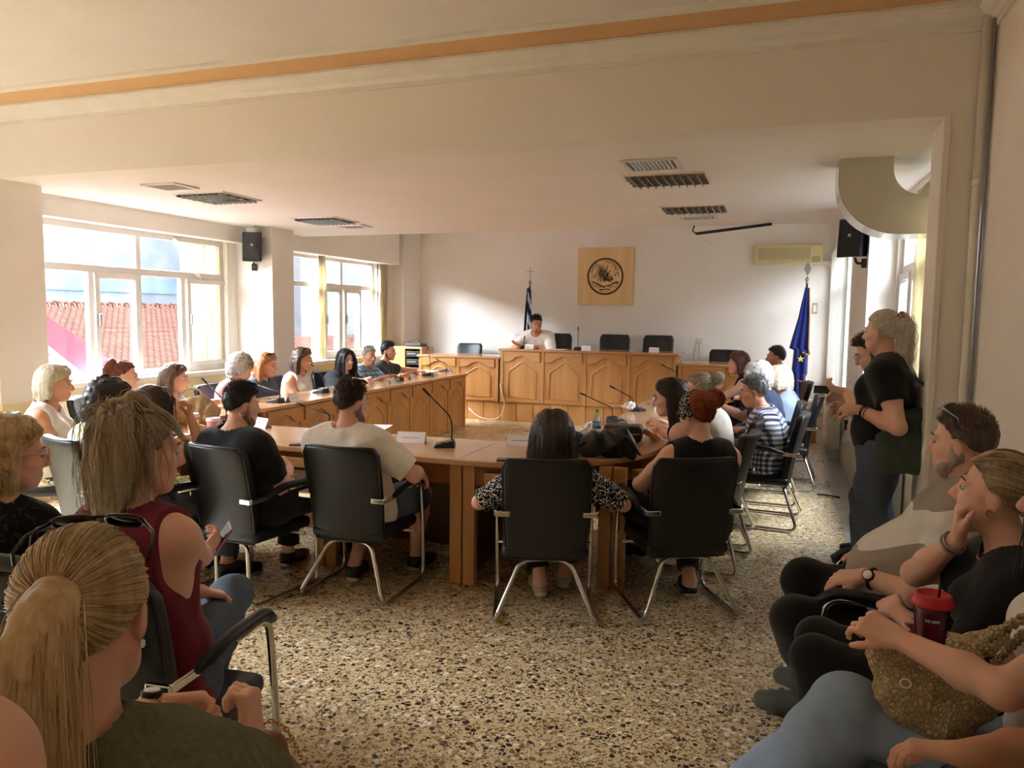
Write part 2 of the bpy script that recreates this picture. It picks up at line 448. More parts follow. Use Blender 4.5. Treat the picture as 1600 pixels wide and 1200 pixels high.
t = thing('house', 'white stone house with grey balcony seen through the far window', 'building', (-13, 22, -6))
m = MB(); m.bb((-3, -3.2, 0), (0, 8, 12)); m.build('wall', M['facade'], t)
for k, yy in enumerate((0.2, 2.2)):
    m = MB(); m.bb((0, yy, 6.6), (0.05, yy + 0.8, 8.3)); m.build('window', M['facade2'], t)
m = MB(); m.bb((0, -1.2, 6.2), (0.7, 3.4, 6.35)); m.bb((0.66, -1.2, 6.35), (0.7, 3.4, 7.1)); m.build('balcony', M['facade2'], t)
t = thing('tiled_roof', 'pale red tiled pitched roof outside the larger window', 'roof', (-9.0, 5.0, -0.35))
m = MB(); L_, H_ = 6.4, 2.0
for i in range(22):
    x = -L_ * i / 22; z = H_ * i / 22
    m.box((x - L_ / 44, 5, z + H_ / 44), (L_ / 22 + 0.05, 26, 0.05), Matrix.Rotation(math.atan2(H_, L_), 3, 'Y'))
m.build('tile_courses', M['tiles'], t)
m = MB()
for i in range(50): m.tube([(-L_ - 0.1, -7 + i * 0.5, H_ + 0.03), (-L_ - 0.1, -6.45 + i * 0.5, H_ + 0.03)], [0.13, 0.1], 8)
m.build('ridge_tiles', M['tiles'], t, True)
a, b = at(44, 492, X=-14.0), at(205, 612, X=-8.6)
d = (b - a)
t = thing('metal_roof', 'crimson edged pink corrugated metal roof below the tiles', 'roof', a)
m = MB(); nrm = Vector((0.25, -0.1, 1)).normalized(); side = Vector((0.15, -1, -0.05))
side = (side - nrm * side.dot(nrm)); dd = d - nrm * 0
m.add([Vector((0, 0, 0.25)), dd + Vector((0, 0, 0.25)), dd + side * 0.55 + Vector((0, 0, 0.1)), side * 0.55 + Vector((0, 0, 0.1)), Vector((0, 0, 0.17)), dd + Vector((0, 0, 0.17)), dd + side * 0.55, side * 0.55],
      [(3, 2, 1, 0), (4, 5, 6, 7), (0, 1, 5, 4), (1, 2, 6, 5), (2, 3, 7, 6), (3, 0, 4, 7)])
m.build('flashing', M['crimson'], t)
m = MB()
for i in range(26):
    p = side * (0.55 + i * 0.2); m.tube([p + Vector((0, 0, 0.05)), p + dd + Vector((0, 0, 0.05))], 0.09, 6)
m.build('corrugated_sheet', M['pinksheet'], t, True)
t = MB().bb((-60, -40, -6.2), (-6.6, 60, -6)).build('ground', M['facade']); struct(t)
t = thing('neighbour_building', 'pale building wall beyond the blinds', 'building', (9, 8, -6))
m = MB(); m.bb((0, -6, 0), (2, 14, 9)); m.build('wall', M['facade'], t)
m = MB(); m.bb((-0.05, -6, 8.6), (0.1, 14, 9.1)); m.build('parapet', M['facade2'], t)
# ------------------------------------------------------------------ council desks
Z3 = Vector((0, 0, 1))
def ogee(W, H, m):
    pts = [(m, m), (W - m, m), (W - m, .60 * H), (W - m - .012, .655 * H), (W * .80, .69 * H), (W * .68, .75 * H), (W * .58, .82 * H), (W * .5, .855 * H)]
    return pts + [(W - x, y) for x, y in reversed(pts[2:-1])]
def carved_panel(parent, org, u, n, W, H, fw=0.045):
    """Oak panel with an arched bead and a waved upper board. org = lower corner, u along, n outward."""
    org, u, n = Vector(org), Vector(u).normalized(), Vector(n).normalized()
    p = MB(); p.prism([(0, 0), (W, 0), (W, H), (0, H)], org, u, Z3, n * 0.018)
    po = p.build('carved_panel', M['wood_v'], parent, False, 0.003)
    m = MB(); P = lambda x, y, d: org + u * x + Z3 * y + n * d
    pts = [P(x, y, 0.02) for x, y in ogee(W, H * 0.93, W * 0.13)]
    m.tube(pts, 0.0105, 6, closed=True)
    pts = [P(x, y, 0.019) for x, y in ogee(W, H * 0.93, W * 0.16)]
    m.tube(pts, 0.005, 5, closed=True)
    m.build('bead', M['bead'], po, True)
    top = [(0.01, .80 * H), (W * .12, .80 * H), (W * .2, .815 * H), (W * .28, .845 * H), (W * .33, .885 * H), (W * .42, .90 * H), (W * .5, .925 * H)]
    top = top + [(W - x, y) for x, y in reversed(top[:-1])]
    b = MB(); b.prism(top + [(W - .01, H - .005), (.01, H - .005)], org + n * 0.012, u, Z3, n * 0.030)
    b.build('waved_board', M['wood_x'], po, False, 0.004)
    b = MB(); b.prism([(0.01, 0.012), (W - .01, 0.012), (W - .01, H * .075), (.01, H * .075)], org + n * 0.012, u, Z3, n * 0.016)
    b.build('foot_rail', M['wood_x'], po, False, 0.004)
    return po
def panel_run(parent, a, b, n, z0, z1, count, stile=0.05):
    a, b = Vector(a), Vector(b); u = (b - a).normalized(); L = (b - a).length; w = (L - stile * (count + 1)) / count
    n = Vector(n)
    for i in range(count):
        carved_panel(parent, a + u * (stile + i * (w + stile)) + Z3 * z0, u, n, w, z1 - z0)
    for i in range(count + 1):
        m = MB(); m.prism([(0, z0), (stile, z0), (stile, z1), (0, z1)], a + u * (i * (w + stile)), u, Z3, n * 0.03)
        m.build('stile', M['wood_v'], parent, False, 0.004)

def council_desk(name, label, x0, x1, y, zb, zt, count, over=0.03):
    t = thing(name, label, 'desk', ((x0 + x1) / 2, y, zb)); o = Vector((-(x0 + x1) / 2, -y, -zb))
    panel_run(t, Vector((x0, y, 0)) + o * 1 + Z3 * 0, Vector((x1, y, 0)) + o, (0, -1, 0), zb, zt - 0.035, count)
    for x in (x0, x1 - 0.03):
        m = MB(); m.bb((x, y + 0.002, zb), (x + 0.03, y + 0.58, zt - 0.036)); q = m.build('side_panel', M['wood_v'], t, False, 0.003)
        q.location = o
    m = MB(); m.bb((x0, y + 0.004, zb), (x1, y + 0.03, zt - 0.04)); m.build('back_board', M['wood_v'], t).location = o
    m = MB(); m.bb((x0 - over, y - 0.05, zt - 0.035), (x1 + over, y + 0.64, zt)); m.build('desktop', M['top_x'], t, False, 0.008, 3).location = o
    return t
PZ = 0.29
t = thing('dais_platform', 'low oak platform with boarded front under the chairman desk', 'platform', (-2.9, 10.9, 0))
x = -6.15; k = 0
m = MB(); m.bb((-6.15 + 2.9, 0.03, 0), (0.12 + 2.9, 1.29, PZ)); m.build('deck', M['wood_x'], t)
while x < 0.05:
    w = 0.268
    m = MB(); m.bb((x + 2.9, 0.0, 0.0), (min(x + w - 0.008, 0.12) + 2.9, 0.03, PZ - 0.004)); m.build('riser_board', M['wood_v'], t, False, 0.003); x += w
council_desk('chairman_desk', 'tall oak desk of four arched panels facing the room', -4.0, -1.38, 10.9, PZ, 1.10, 4)
council_desk('wing_desk', 'lower oak desk joined to the chairman desk beside the wooden cabinet', -5.36, -4.03, 10.9, PZ, 0.975, 2)
council_desk('wing_desk', 'lower oak desk joined to the chairman desk beside the blue flag', -1.35, -0.02, 10.9, PZ, 0.965, 2)
t = thing('wooden_step', 'plain oak step box beneath the blue flag', 'step', (0.3, 10.95, 0))
m = MB(); m.bb((-0.13, -0.35, 0), (0.17, 0.6, 0.27)); m.build('box', M['wood_v'], t, False, 0.005)
m = MB(); m.bb((-0.15, -0.37, 0.27), (0.19, 0.62, 0.30)); m.build('tread', M['top_y'], t, False, 0.005)

# side tables: top, inner panelled front, end panel
TZ = 0.76
def side_table(label, xi, xo, y0, y1, count, panelled):
    s = 1 if xo > xi else -1
    t = thing('council_table', label, 'table', ((xi + xo) / 2, (y0 + y1) / 2, 0)); c = Vector(t.location)
    a, b = sorted((xi, xo))
    m = MB(); m.bb(Vector((a - 0.02, y0, TZ - 0.035)) - c, Vector((b + 0.02, y1 + 0.02, TZ)) - c); m.build('tabletop', M['top_y'], t, False, 0.01, 3)
    p, q = Vector((xi + s * 0.03, y1, 0)) - c, Vector((xi + s * 0.03, y0 + 0.3, 0)) - c
    if s > 0: p, q = q, p
    panel_run(t, p, q, (-s, 0, 0), 0.0, TZ - 0.037, count)
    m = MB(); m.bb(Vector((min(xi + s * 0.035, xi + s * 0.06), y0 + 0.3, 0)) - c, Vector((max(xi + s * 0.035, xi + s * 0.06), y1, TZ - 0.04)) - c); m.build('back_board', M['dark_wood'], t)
    for yy in (y1 - 0.03, (y0 + y1) / 2, y0 + 0.9):
        m = MB(); m.bb(Vector((min(xi + s * .06, xo - s * .06), yy, 0)) - c, Vector((max(xi + s * .06, xo - s * .06), yy + 0.03, TZ - 0.036)) - c)
        m.build('leg_panel', M['wood_v'], t, False, 0.004)
    for i in range(int((y1 - y0 - 0.9) / 0.85)):
        yy = y0 + 1.0 + i * 0.85
        d = MB(); d.bb(Vector((xo - s * 0.09, yy, TZ - 0.13)) - c, Vector((xo - s * 0.05, yy + 0.42, TZ - 0.04)) - c); d.build('drawer', M['wood_y'], t, False, 0.004)
    return t
side_table('long oak council table along the windows with carved inner panels', -4.28, -4.82, 5.3, 10.2, 8, True)
side_table('long oak council table opposite the windows', -1.27, -0.70, 5.6, 10.2, 8, True)

# front table: U-shaped joining piece with two rounded corners
def front_table():
    t = thing('council_table', 'curved oak council table closing the near end of the horseshoe', 'table', (-2.8, 4.4, 0)); c = Vector(t.location)
    yo, yi = 4.06, 4.78; xl, xr = -4.82, -0.70
    outer = [Vector((xl, 5.28, 0))] + arc((xl + 1.0, yo + 0.95, 0), 1.0, 180, 270, 12)[:-1]
    outer = [Vector((xl, 5.28, 0))] + [Vector((xl + 0.95 - 0.95 * math.cos(R(a)), yo + 0.95 - 0.95 * math.sin(R(a)), 0)) for a in range(0, 91, 8)]
    rt = [Vector((xr - 1.0 + 1.0 * math.sin(R(a)), yo + 1.0 - 1.0 * math.cos(R(a)), 0)) for a in range(0, 91, 8)]
    outer = outer + rt + [Vector((xr, 5.58, 0))]
    inner = [Vector((-1.27, 5.58, 0))] + [Vector((-1.62 + 0.35 * math.cos(R(a)), 5.13 - 0.35 * math.sin(R(a)), 0)) for a in range(0, 91, 15)] + \
            [Vector((-3.9 - 0.38 * math.sin(R(a)), 5.16 - 0.38 * math.cos(R(a)), 0)) for a in range(0, 91, 15)] + [Vector((-4.28, 5.28, 0))]
    o2 = [(p.x - c.x, p.y - c.y) for p in outer + inner]
    m = MB(); m.prism(o2, (0, 0, TZ - 0.035), (1, 0, 0), (0, 1, 0), (0, 0, 0.035)); m.build('tabletop', M['top_x'], t, False, 0.008, 3)
    # apron under the outer edge
    ap = [p for p in outer if p.y < 5.3]
    def inset(ps, k):
        r = []
        for i, p in enumerate(ps):
            a = ps[max(i - 1, 0)]; b = ps[min(i + 1, len(ps) - 1)]; d = (b - a).normalized(); r.append(p + Vector((-d.y, d.x, 0)) * k)
        return r
    i1, i2 = inset(ap, 0.05), inset(ap, 0.07)
    m = MB(); vs = []; fs = []
    for p, q in zip(i1, i2):
        vs += [p - c + Z3 * 0.60, p - c + Z3 * (TZ - 0.036), q - c + Z3 * (TZ - 0.036), q - c + Z3 * 0.60]
    for i in range(len(i1) - 1):
        b = 4 * i
        for k in range(4): fs.append((b + k, b + 4 + k, b + 4 + (k + 1) % 4, b + (k + 1) % 4))
    fs += [(0, 1, 2, 3), (len(vs) - 1, len(vs) - 2, len(vs) - 3, len(vs) - 4)]
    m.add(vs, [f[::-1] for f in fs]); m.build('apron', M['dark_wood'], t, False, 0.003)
    # inner closing boards
    ib = inset(inner, -0.04); ic = inset(inner, -0.06); vs = []; fs = []
    m = MB()
    for p, q in zip(ib, ic): vs += [p - c, p - c + Z3 * (TZ - 0.037), q - c + Z3 * (TZ - 0.037), q - c]
    for i in range(len(ib) - 1):
        b = 4 * i
        for k in range(4): fs.append((b + k, b + 4 + k, b + 4 + (k + 1) % 4, b + (k + 1) % 4))
    fs += [(0, 1, 2, 3), (len(vs) - 1, len(vs) - 2, len(vs) - 3, len(vs) - 4)]
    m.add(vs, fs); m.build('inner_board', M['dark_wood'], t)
    for x in (-4.15, -2.76, -1.82, -0.98):
        yo2 = 4.1 if -4.0 < x < -1.6 else (4.36 if x > -1.5 else 4.25)
        for dx in (0, 0.085):
            m = MB(); m.bb((x + dx - c.x, yo2 - c.y, 0), (x + dx + 0.075 - c.x, yo2 + 0.05 - c.y, TZ - 0.037)); m.build('leg', M['wood_v'], t, False, 0.005)
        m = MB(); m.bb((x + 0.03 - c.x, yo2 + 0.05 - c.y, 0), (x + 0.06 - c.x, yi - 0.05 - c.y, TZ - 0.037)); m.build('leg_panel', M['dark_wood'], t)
    for x, y, rz in ((-3.65, 4.11, 0), (-3.15, 4.11, 0), (-2.45, 4.11, 0), (-1.6, 4.13, 6), (-0.86, 4.66, 52)):
        d = MB(); rot = Matrix.Rotation(R(rz), 3, 'Z')
        d.box(Vector((x + 0.17, y + 0.0, 0.655)) - c, (0.34, 0.06, 0.062), rot); d.build('drawer', M['wood_x'], t, False, 0.005)
    m = MB()
    for x in (-2.9, -1.76): m.bb((x - c.x, yo + 0.01 - c.y, TZ - 0.0005), (x + 0.004 - c.x, yi - 0.02 - c.y, TZ + 0.0006))
    m.build('seam', M['dark_wood'], t)
front_table()

# ------------------------------------------------------------------ conference chairs
def proto_chair(label):
    t = thing('conference_chair', label, 'chair')
    # seat cushion
    m = MB(); pr = []
    W, D = 0.23, 0.23
    m.bb((-W, -0.2, 0.335), (W, 0.25, 0.405)); m.build('seat', M['leather'], t, True, 0.03, 4)
    # padded, slightly curved back
    m = MB(); nu, nv = 10, 12; vs = []
    for s in (0, 1):
        for j in range(nv + 1):
            v = j / nv; z = 0.33 + 0.55 * v
            for i in range(nu + 1):
                u = i / nu * 2 - 1; wd = 0.228 * (1 - 0.10 * (1 - v) ** 2)
                if v > 0.9: wd -= 0.03 * ((v - 0.9) / 0.1) ** 2
                x = u * wd; y = -0.20 - 0.13 * v ** 1.3 + 0.03 * abs(u) ** 2 * (0.4 + v)
                th = 0.068 if s else 0.0
                if s: y += th * (1 - 0.25 * abs(u) ** 4)
                vs.append((x, y, z))
    n1 = (nu + 1) * (nv + 1); fs = []
    for j in range(nv):
        for i in range(nu):
            a = j * (nu + 1) + i; fs.append((a, a + 1, a + nu + 2, a + nu + 1)); fs.append((n1 + a, n1 + a + nu + 1, n1 + a + nu + 2, n1 + a + 1))
    edge = [i for i in range(nu + 1)] + [j * (nu + 1) + nu for j in range(1, nv + 1)] + [nv * (nu + 1) + i for i in range(nu - 1, -1, -1)] + [j * (nu + 1) for j in range(nv - 1, 0, -1)]
    for a, b in zip(edge, edge[1:] + edge[:1]): fs.append((a, a + n1, b + n1, b))
    m.add(vs, fs); bk = m.build('backrest', M['leather'], t, True, 0.016, 3)
    m = MB(); m.tube([Vector(vs[k]) + Vector((0, 0.006, 0)) for k in edge], 0.005, 6, closed=True); m.build('piping', M['leather'], bk, True)
    for s in (-1, 1):
        # chrome sled frame of one side, running on under the seat to the middle
        m = MB()
        m.tube(smooth_path([(s * .27, .02, .615), (s * .27, .20, .62), (s * .27, .235, .30), (s * .265, .25, .016), (s * .265, -.28, .016), (s * .13, -.16, .318), (s * .001, -.15, .322)], 0.07), 0.0125, 10)
        m.build('frame', M['chrome'], t, True)
        m = MB(); m.tube(smooth_path([(s * .27, -.16, .60), (s * .272, -.02, .635), (s * .272, .17, .64), (s * .27, .225, .60)], 0.05), [0.014] + [0.021] * 12 + [0.016], 10)
        m.build('armrest', M['leather'], t, True)
        m = MB(); m.box((s * .262, -.20, .593), (0.016, 0.12, 0.028)); m.box((s * .225, -.262, .59), (0.08, 0.014, 0.028)); m.build('bracket', M['chrome'], t, False, 0.005)
    m = MB(); m.tube([(-.26, .15, .322), (.26, .15, .322)], 0.011, 8); m.build('crossbar', M['chrome'], t, True)
    return t
_chair = [None]
def chair(x, y, face, label, z=0.0):
    """face: direction the sitter looks (90 = +Y)."""
    rz = R(face - 90)
    if _chair[0] is None:
        t = proto_chair(label); t.location = (x, y, z); t.rotation_euler = (0, 0, rz); t['group'] = 'black conference chairs'; _chair[0] = t; return t
    return dup(_chair[0], (x, y, z), rz, label)

# ------------------------------------------------------------------ desk microphones and name cards
def mic(x, y, face, label, z=TZ, bend=1.0, sc=1.0):
    t = thing('desk_microphone', label, 'microphone', (x, y, z), R(face - 90), 'gooseneck microphones on the desks')
    m = MB(); m.add([(-.06, -.075, 0), (.06, -.075, 0), (.06, .06, 0), (-.06, .06, 0), (-.055, -.07, .018), (.055, -.07, .018), (.05, .05, .048), (-.05, .05, .048)],
                    [(3, 2, 1, 0), (4, 5, 6, 7), (0, 1, 5, 4), (1, 2, 6, 5), (2, 3, 7, 6), (3, 0, 4, 7)]); b = m.build('base', M['black'], t, False, 0.006)
    m = MB(); m.box((0.02, -.02, .034), (.03, .025, .006), Matrix.Rotation(R(14), 3, 'X')); m.build('button', M['metal'], b, False, 0.001)
    p = smooth_path([(0, .035, .04), (0, .04, .04 + .13 * sc), (0, .04 - .14 * bend, .04 + .27 * sc)], .1, 8)
    m = MB(); m.tube(p, 0.0045, 7); m.build('gooseneck', M['black'], t, True)
    d = (p[-1] - p[-2]).normalized(); m = MB(); m.tube([p[-1] - d * .01, p[-1] + d * .05], [0.007, 0.0085], 8); m.build('capsule', M['blackgloss'], t, True)
    return t
def card(x, y, face, label, z=TZ, w=.20, h=.075):
    t = thing('name_card', label, 'name card', (x, y, z), R(face - 90), 'folded name cards on the desks')
    m = MB(); k = 0.003
    m.prism([(-.03, 0), (-.03 + k, 0), (0, h - k), (.03 - k, 0), (.03, 0), (0, h)], (-w / 2, 0, 0), (0, 1, 0), (0, 0, 1), (w, 0, 0)); c = m.build('sheet', M['paper'], t)
    m = MB()
    ang = math.atan2(.03, h)
    for s in (-1, 1):
        m.box((0, s * .0162, h * .48), (w * .62, .0012, .004), Matrix.Rotation(s * ang, 3, 'X'))
    m.build('printed_line', M['inkgrey'], c)
    return t
M['inkgrey'] = plain('grey_ink', '8f8d94', 0.8, var=0.02)
# ------------------------------------------------------------------ things on walls and ceiling
# carved municipal emblem on a pale board
def emblem():
    c = at(946, 432, Y=BY - 0.03); W = 0.905
    t = thing('emblem_board', 'square pale wooden board with a burnt round emblem on the end wall', 'plaque', c)
    m = MB(); m.bb((-W / 2, -0.012, -W / 2), (W / 2, 0.028, W / 2)); bd = m.build('board', M['board'], t, False, 0.004)
    for x in (-.36, .37):
        m = MB(); m.tube([(x, 0.01, W / 2 + 0.012), (x, 0.01, W / 2 - 0.01)], 0.009, 8); m.build('hanger', M['metal'], t)
    r = 0.295; y = -0.0135
    m = MB(); ring = []; N = 64
    for k in range(N):
        a = 2 * math.pi * k / N
        for rr, yy in ((r, 0), (r, -.004), (r - .03, -.004), (r - .03, 0)): ring.append((rr * math.cos(a), y + 0.002 + yy, rr * math.sin(a)))
    fs = []
    for k in range(N):
        l = (k + 1) % N
        for q in range(4): fs.append((4 * k + q, 4 * l + q, 4 * l + (q + 1) % 4, 4 * k + (q + 1) % 4))
    m.add(ring, fs); m.build('ring', M['burnt'], bd)
    m = MB(); rg = random.Random(3)
    def stroke(pts, w0, w1):
        n = len(pts); m.tube([(p[0], y, p[1]) for p in pts], [w0 + (w1 - w0) * i / (n - 1) for i in range(n)], 5)
    # cypress-like tree of upward strokes on a rooted trunk
    for i in range(46):
        a = rg.uniform(-1, 1); x0 = -.05 + a * .05; z0 = rg.uniform(-.10, .06); h = rg.uniform(.08, .2)
        bx = a * .055
        stroke([(x0 + bx * u + .012 * math.sin(5 * u + i), min(z0 + h * u, .225 - abs(x0 + .03) * .3)) for u in (0, .25, .5, .75, 1)], .0045, .0015)
    for i in range(30):      # leafy branch with berries
        a = rg.uniform(-10, 75); L = rg.uniform(.10, .2); px, pz = -.02, -.08
        q = [(px + L * u * math.cos(R(a + 30 * (1 - u))), pz + L * u * math.sin(R(a + 30 * (1 - u))) + .02 * math.sin(7 * u)) for u in (0, .25, .5, .75, 1)]
        stroke(q, .0045, .002)
        if i % 2: m.ball((q[-1][0], y, q[-1][1]), (.011, .004, .011), 8, 5)
    for x, z, s in ((.17, .07, 1), (.19, .03, .8), (.13, .14, .9)):
        stroke([(x + .035 * s * math.cos(R(a)), z + .035 * s * math.sin(R(a))) for a in range(-60, 250, 30)], .006, .002)
    stroke([(-.23, -.075), (-.17, -.09), (-.11, -.12), (-.05, -.155), (0, -.17)], .006, .014)
    stroke([(.0, -.15), (.07, -.14), (.13, -.115), (.18, -.085), (.215, -.10)], .008, .012)
    stroke([(.19, -.095), (.20, -.14)], .008, .004); stroke([(.05, -.14), (.09, -.185)], .007, .003); stroke([(.08, -.16), (.2, -.165)], .004, .004)
    stroke([(-.09, -.215), (-.02, -.205), (.05, -.2), (.09, -.215)], .01, .006); stroke([(-.08, -.235), (.05, -.235)], .003, .003)
    for i in range(7): stroke([(-.2 + i * .02, -.10 - i * .006), (-.19 + i * .022, -.17 - i * .007)], .005, .002)
    stroke([(-.21, -.02), (-.19, .01), (-.165, -.03), (-.175, .04), (-.15, .06), (-.14, 0)], .006, .004)
    m.build('tree_and_plough', M['burnt'], bd)
    for txt, a0, a1 in (('\u0394\u0397\u039c\u039f\u03a3', 162, 126), ('\u03a4\u03a5\u03a1\u039d\u0391\u0392\u039f\u03a5', 92, 28)):
        m = MB(); n = len(txt)
        for i, ch in enumerate(txt):
            cu = bpy.data.curves.new('letter', 'FONT'); cu.body = ch; cu.size = 0.058; cu.align_x = 'CENTER'; cu.align_y = 'CENTER'; cu.extrude = 0.002
            tmp = bpy.data.objects.new('letter', cu); COL.objects.link(tmp)
            me = tmp.to_mesh(); a = R(a0 + (a1 - a0) * i / (n - 1)); rot = Matrix.Rotation(a - math.pi / 2, 3, 'Z')
            vs = []
            for v in me.vertices:
                q = rot @ Vector((v.co.x, v.co.y, 0)); vs.append(((r - .062) * math.cos(a) + q.x, y - v.co.z, (r - .062) * math.sin(a) + q.y))
            m.add(vs, [tuple(p.vertices) for p in me.polygons]); tmp.to_mesh_clear(); bpy.data.objects.remove(tmp); bpy.data.curves.remove(cu)
        m.build('lettering', M['burnt'], bd)
emblem()

# air conditioner
p = at(1232, 400, Y=BY)
t = thing('air_conditioner', 'aged cream wall air conditioner above the blue flag', 'air conditioner', (p.x, BY, p.z))
m = MB(); m.bb((-.47, -.18, -.13), (.47, 0, .15)); m.build('casing', M['acbeige'], t, False, 0.02, 3)
m = MB(); m.bb((-.42, -.186, -.06), (.30, -.178, .11)); g = m.build('intake_grille', M['acgrille'], t, False, 0.002)
m = MB()
for k in range(9): m.bb((-.42, -.189, -.05 + k * .019), (.30, -.185, -.044 + k * .019))
m.build('grille_bar', M['acbeige'], g)
m = MB(); m.bb((-.44, -.187, -.118), (.28, -.178, -.085)); m.build('louvre', M['acbeige'], t, False, 0.002)
m = MB(); m.bb((.32, -.184, -.11), (.44, -.179, -.02)); m.build('control_panel', M['acgrille'], t, False, 0.002)
t = thing('pipe_conduit', 'white conduit curving down from the air conditioner', 'pipe', (p.x + .47, BY, p.z - .1))
m = MB(); m.tube(smooth_path([(0, -.09, .0), (.12, -.08, -.02), (.16, -.07, -.12), (.16, -.06, -.9), (.16, -.06, -2.3 + .1)], .12), .035, 10); m.build('duct_cover', M['white'], t, True)

# ceiling lights and air vents
def louvre_light(x0, x1, y0, y1, label, painted_lit):
    t = thing('ceiling_light', label, 'ceiling light', ((x0 + x1) / 2, (y0 + y1) / 2, CZ), 0, 'louvred ceiling lights')
    w, d = (x1 - x0) / 2, (y1 - y0) / 2
    m = MB(); m.bb((-w, -d, -.012), (w, -d + .012, .0)); m.bb((-w, d - .012, -.012), (w, d, 0)); m.bb((-w, -d + .012, -.012), (-w + .012, d - .012, 0)); m.bb((w - .012, -d + .012, -.012), (w, d - .012, 0))
    m.build('frame', M['white'], t)
    m = MB(); m.bb((-w + .01, -d + .01, -.003), (w - .01, d - .01, -.0005)); m.build('reflector', M['refl_w'] if painted_lit else M['refl'], t)
    m = MB()
    for i in range(1, 10): x = -w + 2 * w * i / 10; m.bb((x - .004, -d + .012, -.03), (x + .004, d - .012, -.004))
    for i in (1, 2, 3): yy = -d + 2 * d * i / 4; m.bb((-w + .012, yy - .003, -.028), (w - .012, yy + .003, -.006))
    m.build('louvre', M['metal'], t)
M['refl'] = plain('grey_reflector', '77777a', 0.3, 0.6); M['refl_w'] = plain('painted_warm_reflector', 'b58a5c', 0.35, 0.1)  # the warm reflector has its glow put into the base colour, nothing is emitted
louvre_light(-4.97, -4.43, 5.32, 5.84, 'louvred ceiling light nearest the larger window', False)
louvre_light(-4.97, -4.43, 7.0, 7.52, 'louvred ceiling light close to the wall speaker on the window side', False)
louvre_light(-1.12, -.54, 5.49, 5.98, 'brownish louvred ceiling light between grille and curved duct', True)
louvre_light(-1.1, -.52, 7.1, 7.6, 'brownish louvred ceiling light in front of the black hanging rod', True)
def vent(x0, x1, y0, y1, label):
    t = thing('air_vent', label, 'vent', ((x0 + x1) / 2, (y0 + y1) / 2, CZ), 0, 'ceiling air vents')
    w, d = (x1 - x0) / 2, (y1 - y0) / 2
    m = MB(); m.bb((-w, -d, -.014), (w, -d + .03, 0)); m.bb((-w, d - .03, -.014), (w, d, 0)); m.bb((-w, -d + .03, -.014), (-w + .03, d - .03, 0)); m.bb((w - .03, -d + .03, -.014), (w, d - .03, 0))
    m.build('frame', M['alu'], t, False, .003)
    m = MB(); m.bb((-w + .03, -d + .03, -.003), (w - .03, d - .03, -.0005)); m.build('backing', M['black'], t)
    m = MB()
    for i in range(1, 11): x = -w + .03 + (2 * w - .06) * i / 11; m.box((x, 0, -.008), (.004, 2 * d - .06, .016), Matrix.Rotation(R(35), 3, 'Y'))
    m.build('blade', M['alu'], t)
vent(-4.84, -4.5, 4.86, 5.14, 'small ceiling air vent nearest the larger window')
vent(-4.86, -4.52, 7.7, 7.97, 'small ceiling air vent past the lights near the wall speaker')
vent(-1.03, -.67, 4.97, 5.32, 'large ceiling air vent nearest the beam')
vent(-1.0, -.66, 7.8, 8.05, 'small ceiling air vent just before the black hanging rod')
a, b = at(1082, 361, Z=2.54), at(1206, 350, Z=2.585)
t = thing('hanging_rod', 'long black rod hanging under the ceiling edge', 'rod', a)
m = MB(); m.tube([(.04, 0, -.03), b - a], .016, 8); m.build('bar', M['black'], t, True)
m = MB(); m.tube([(.04, 0, -.03), (0, 0, .0), (.02, 0, .06)], .008, 6); m.build('bracket', M['black'], t, True)

# curved sheet-metal duct elbow
def duct():
    y0, y1 = 5.3, 5.62
    q = lambda px, py: (lambda v: (v.x, v.z))(at(px, py, Y=y0))
    a, b = q(1312, 262), q(1446, 364); x0, xr, zt, zb = a[0], b[0] + .05, CZ, b[1]
    xi = q(1397, 253)[0]; zi = q(1446, 303)[1]
    out = [(x0, zt)]
    for k in range(15):
        u = k / 14; ang = math.pi + u * math.pi / 2
        out.append((x0 + .36 + .36 * math.cos(ang), zb + .34 + .34 * math.sin(ang)))
    out += [(xr, zb), (xr, zi)]
    for k in range(9):
        ang = math.pi * 1.5 - k / 8 * math.pi / 2
        out.append((xi + .16 + .16 * math.cos(ang), zi + .17 + .17 * math.sin(ang)))
    out += [(xi, zt)]
    t = thing('air_duct', 'curved sheet metal duct elbow beside the pier under the ceiling', 'duct', (x0, y0, zb))
    o2 = [(x - x0, z - zb) for x, z in out]
    m = MB(); m.prism(o2, (0, 0, 0), (1, 0, 0), (0, 0, 1), (0, y1 - y0, 0)); m.build('elbow', M['duct'], t)
    m = MB()
    for p, r in zip(o2[:16], o2[1:17]):
        d = Vector((r[0] - p[0], 0, r[1] - p[1])); n = Vector((d.z, 0, -d.x)).normalized() * -0.004
        A, B = Vector((p[0], -.004, p[1])), Vector((r[0], -.004, r[1])); n = -n if n.z > 0 or (abs(n.z) < 1e-6 and n.x > 0) else n
        w = Vector((0, y1 - y0 + .008, 0)); m.add([A, B, B + n, A + n, A + w, B + w, B + n + w, A + n + w], [(0, 1, 2, 3), (7, 6, 5, 4), (0, 4, 5, 1), (1, 5, 6, 2), (2, 6, 7, 3), (3, 7, 4, 0)])
    m.build('rim', M['ductrim'], t)
duct()

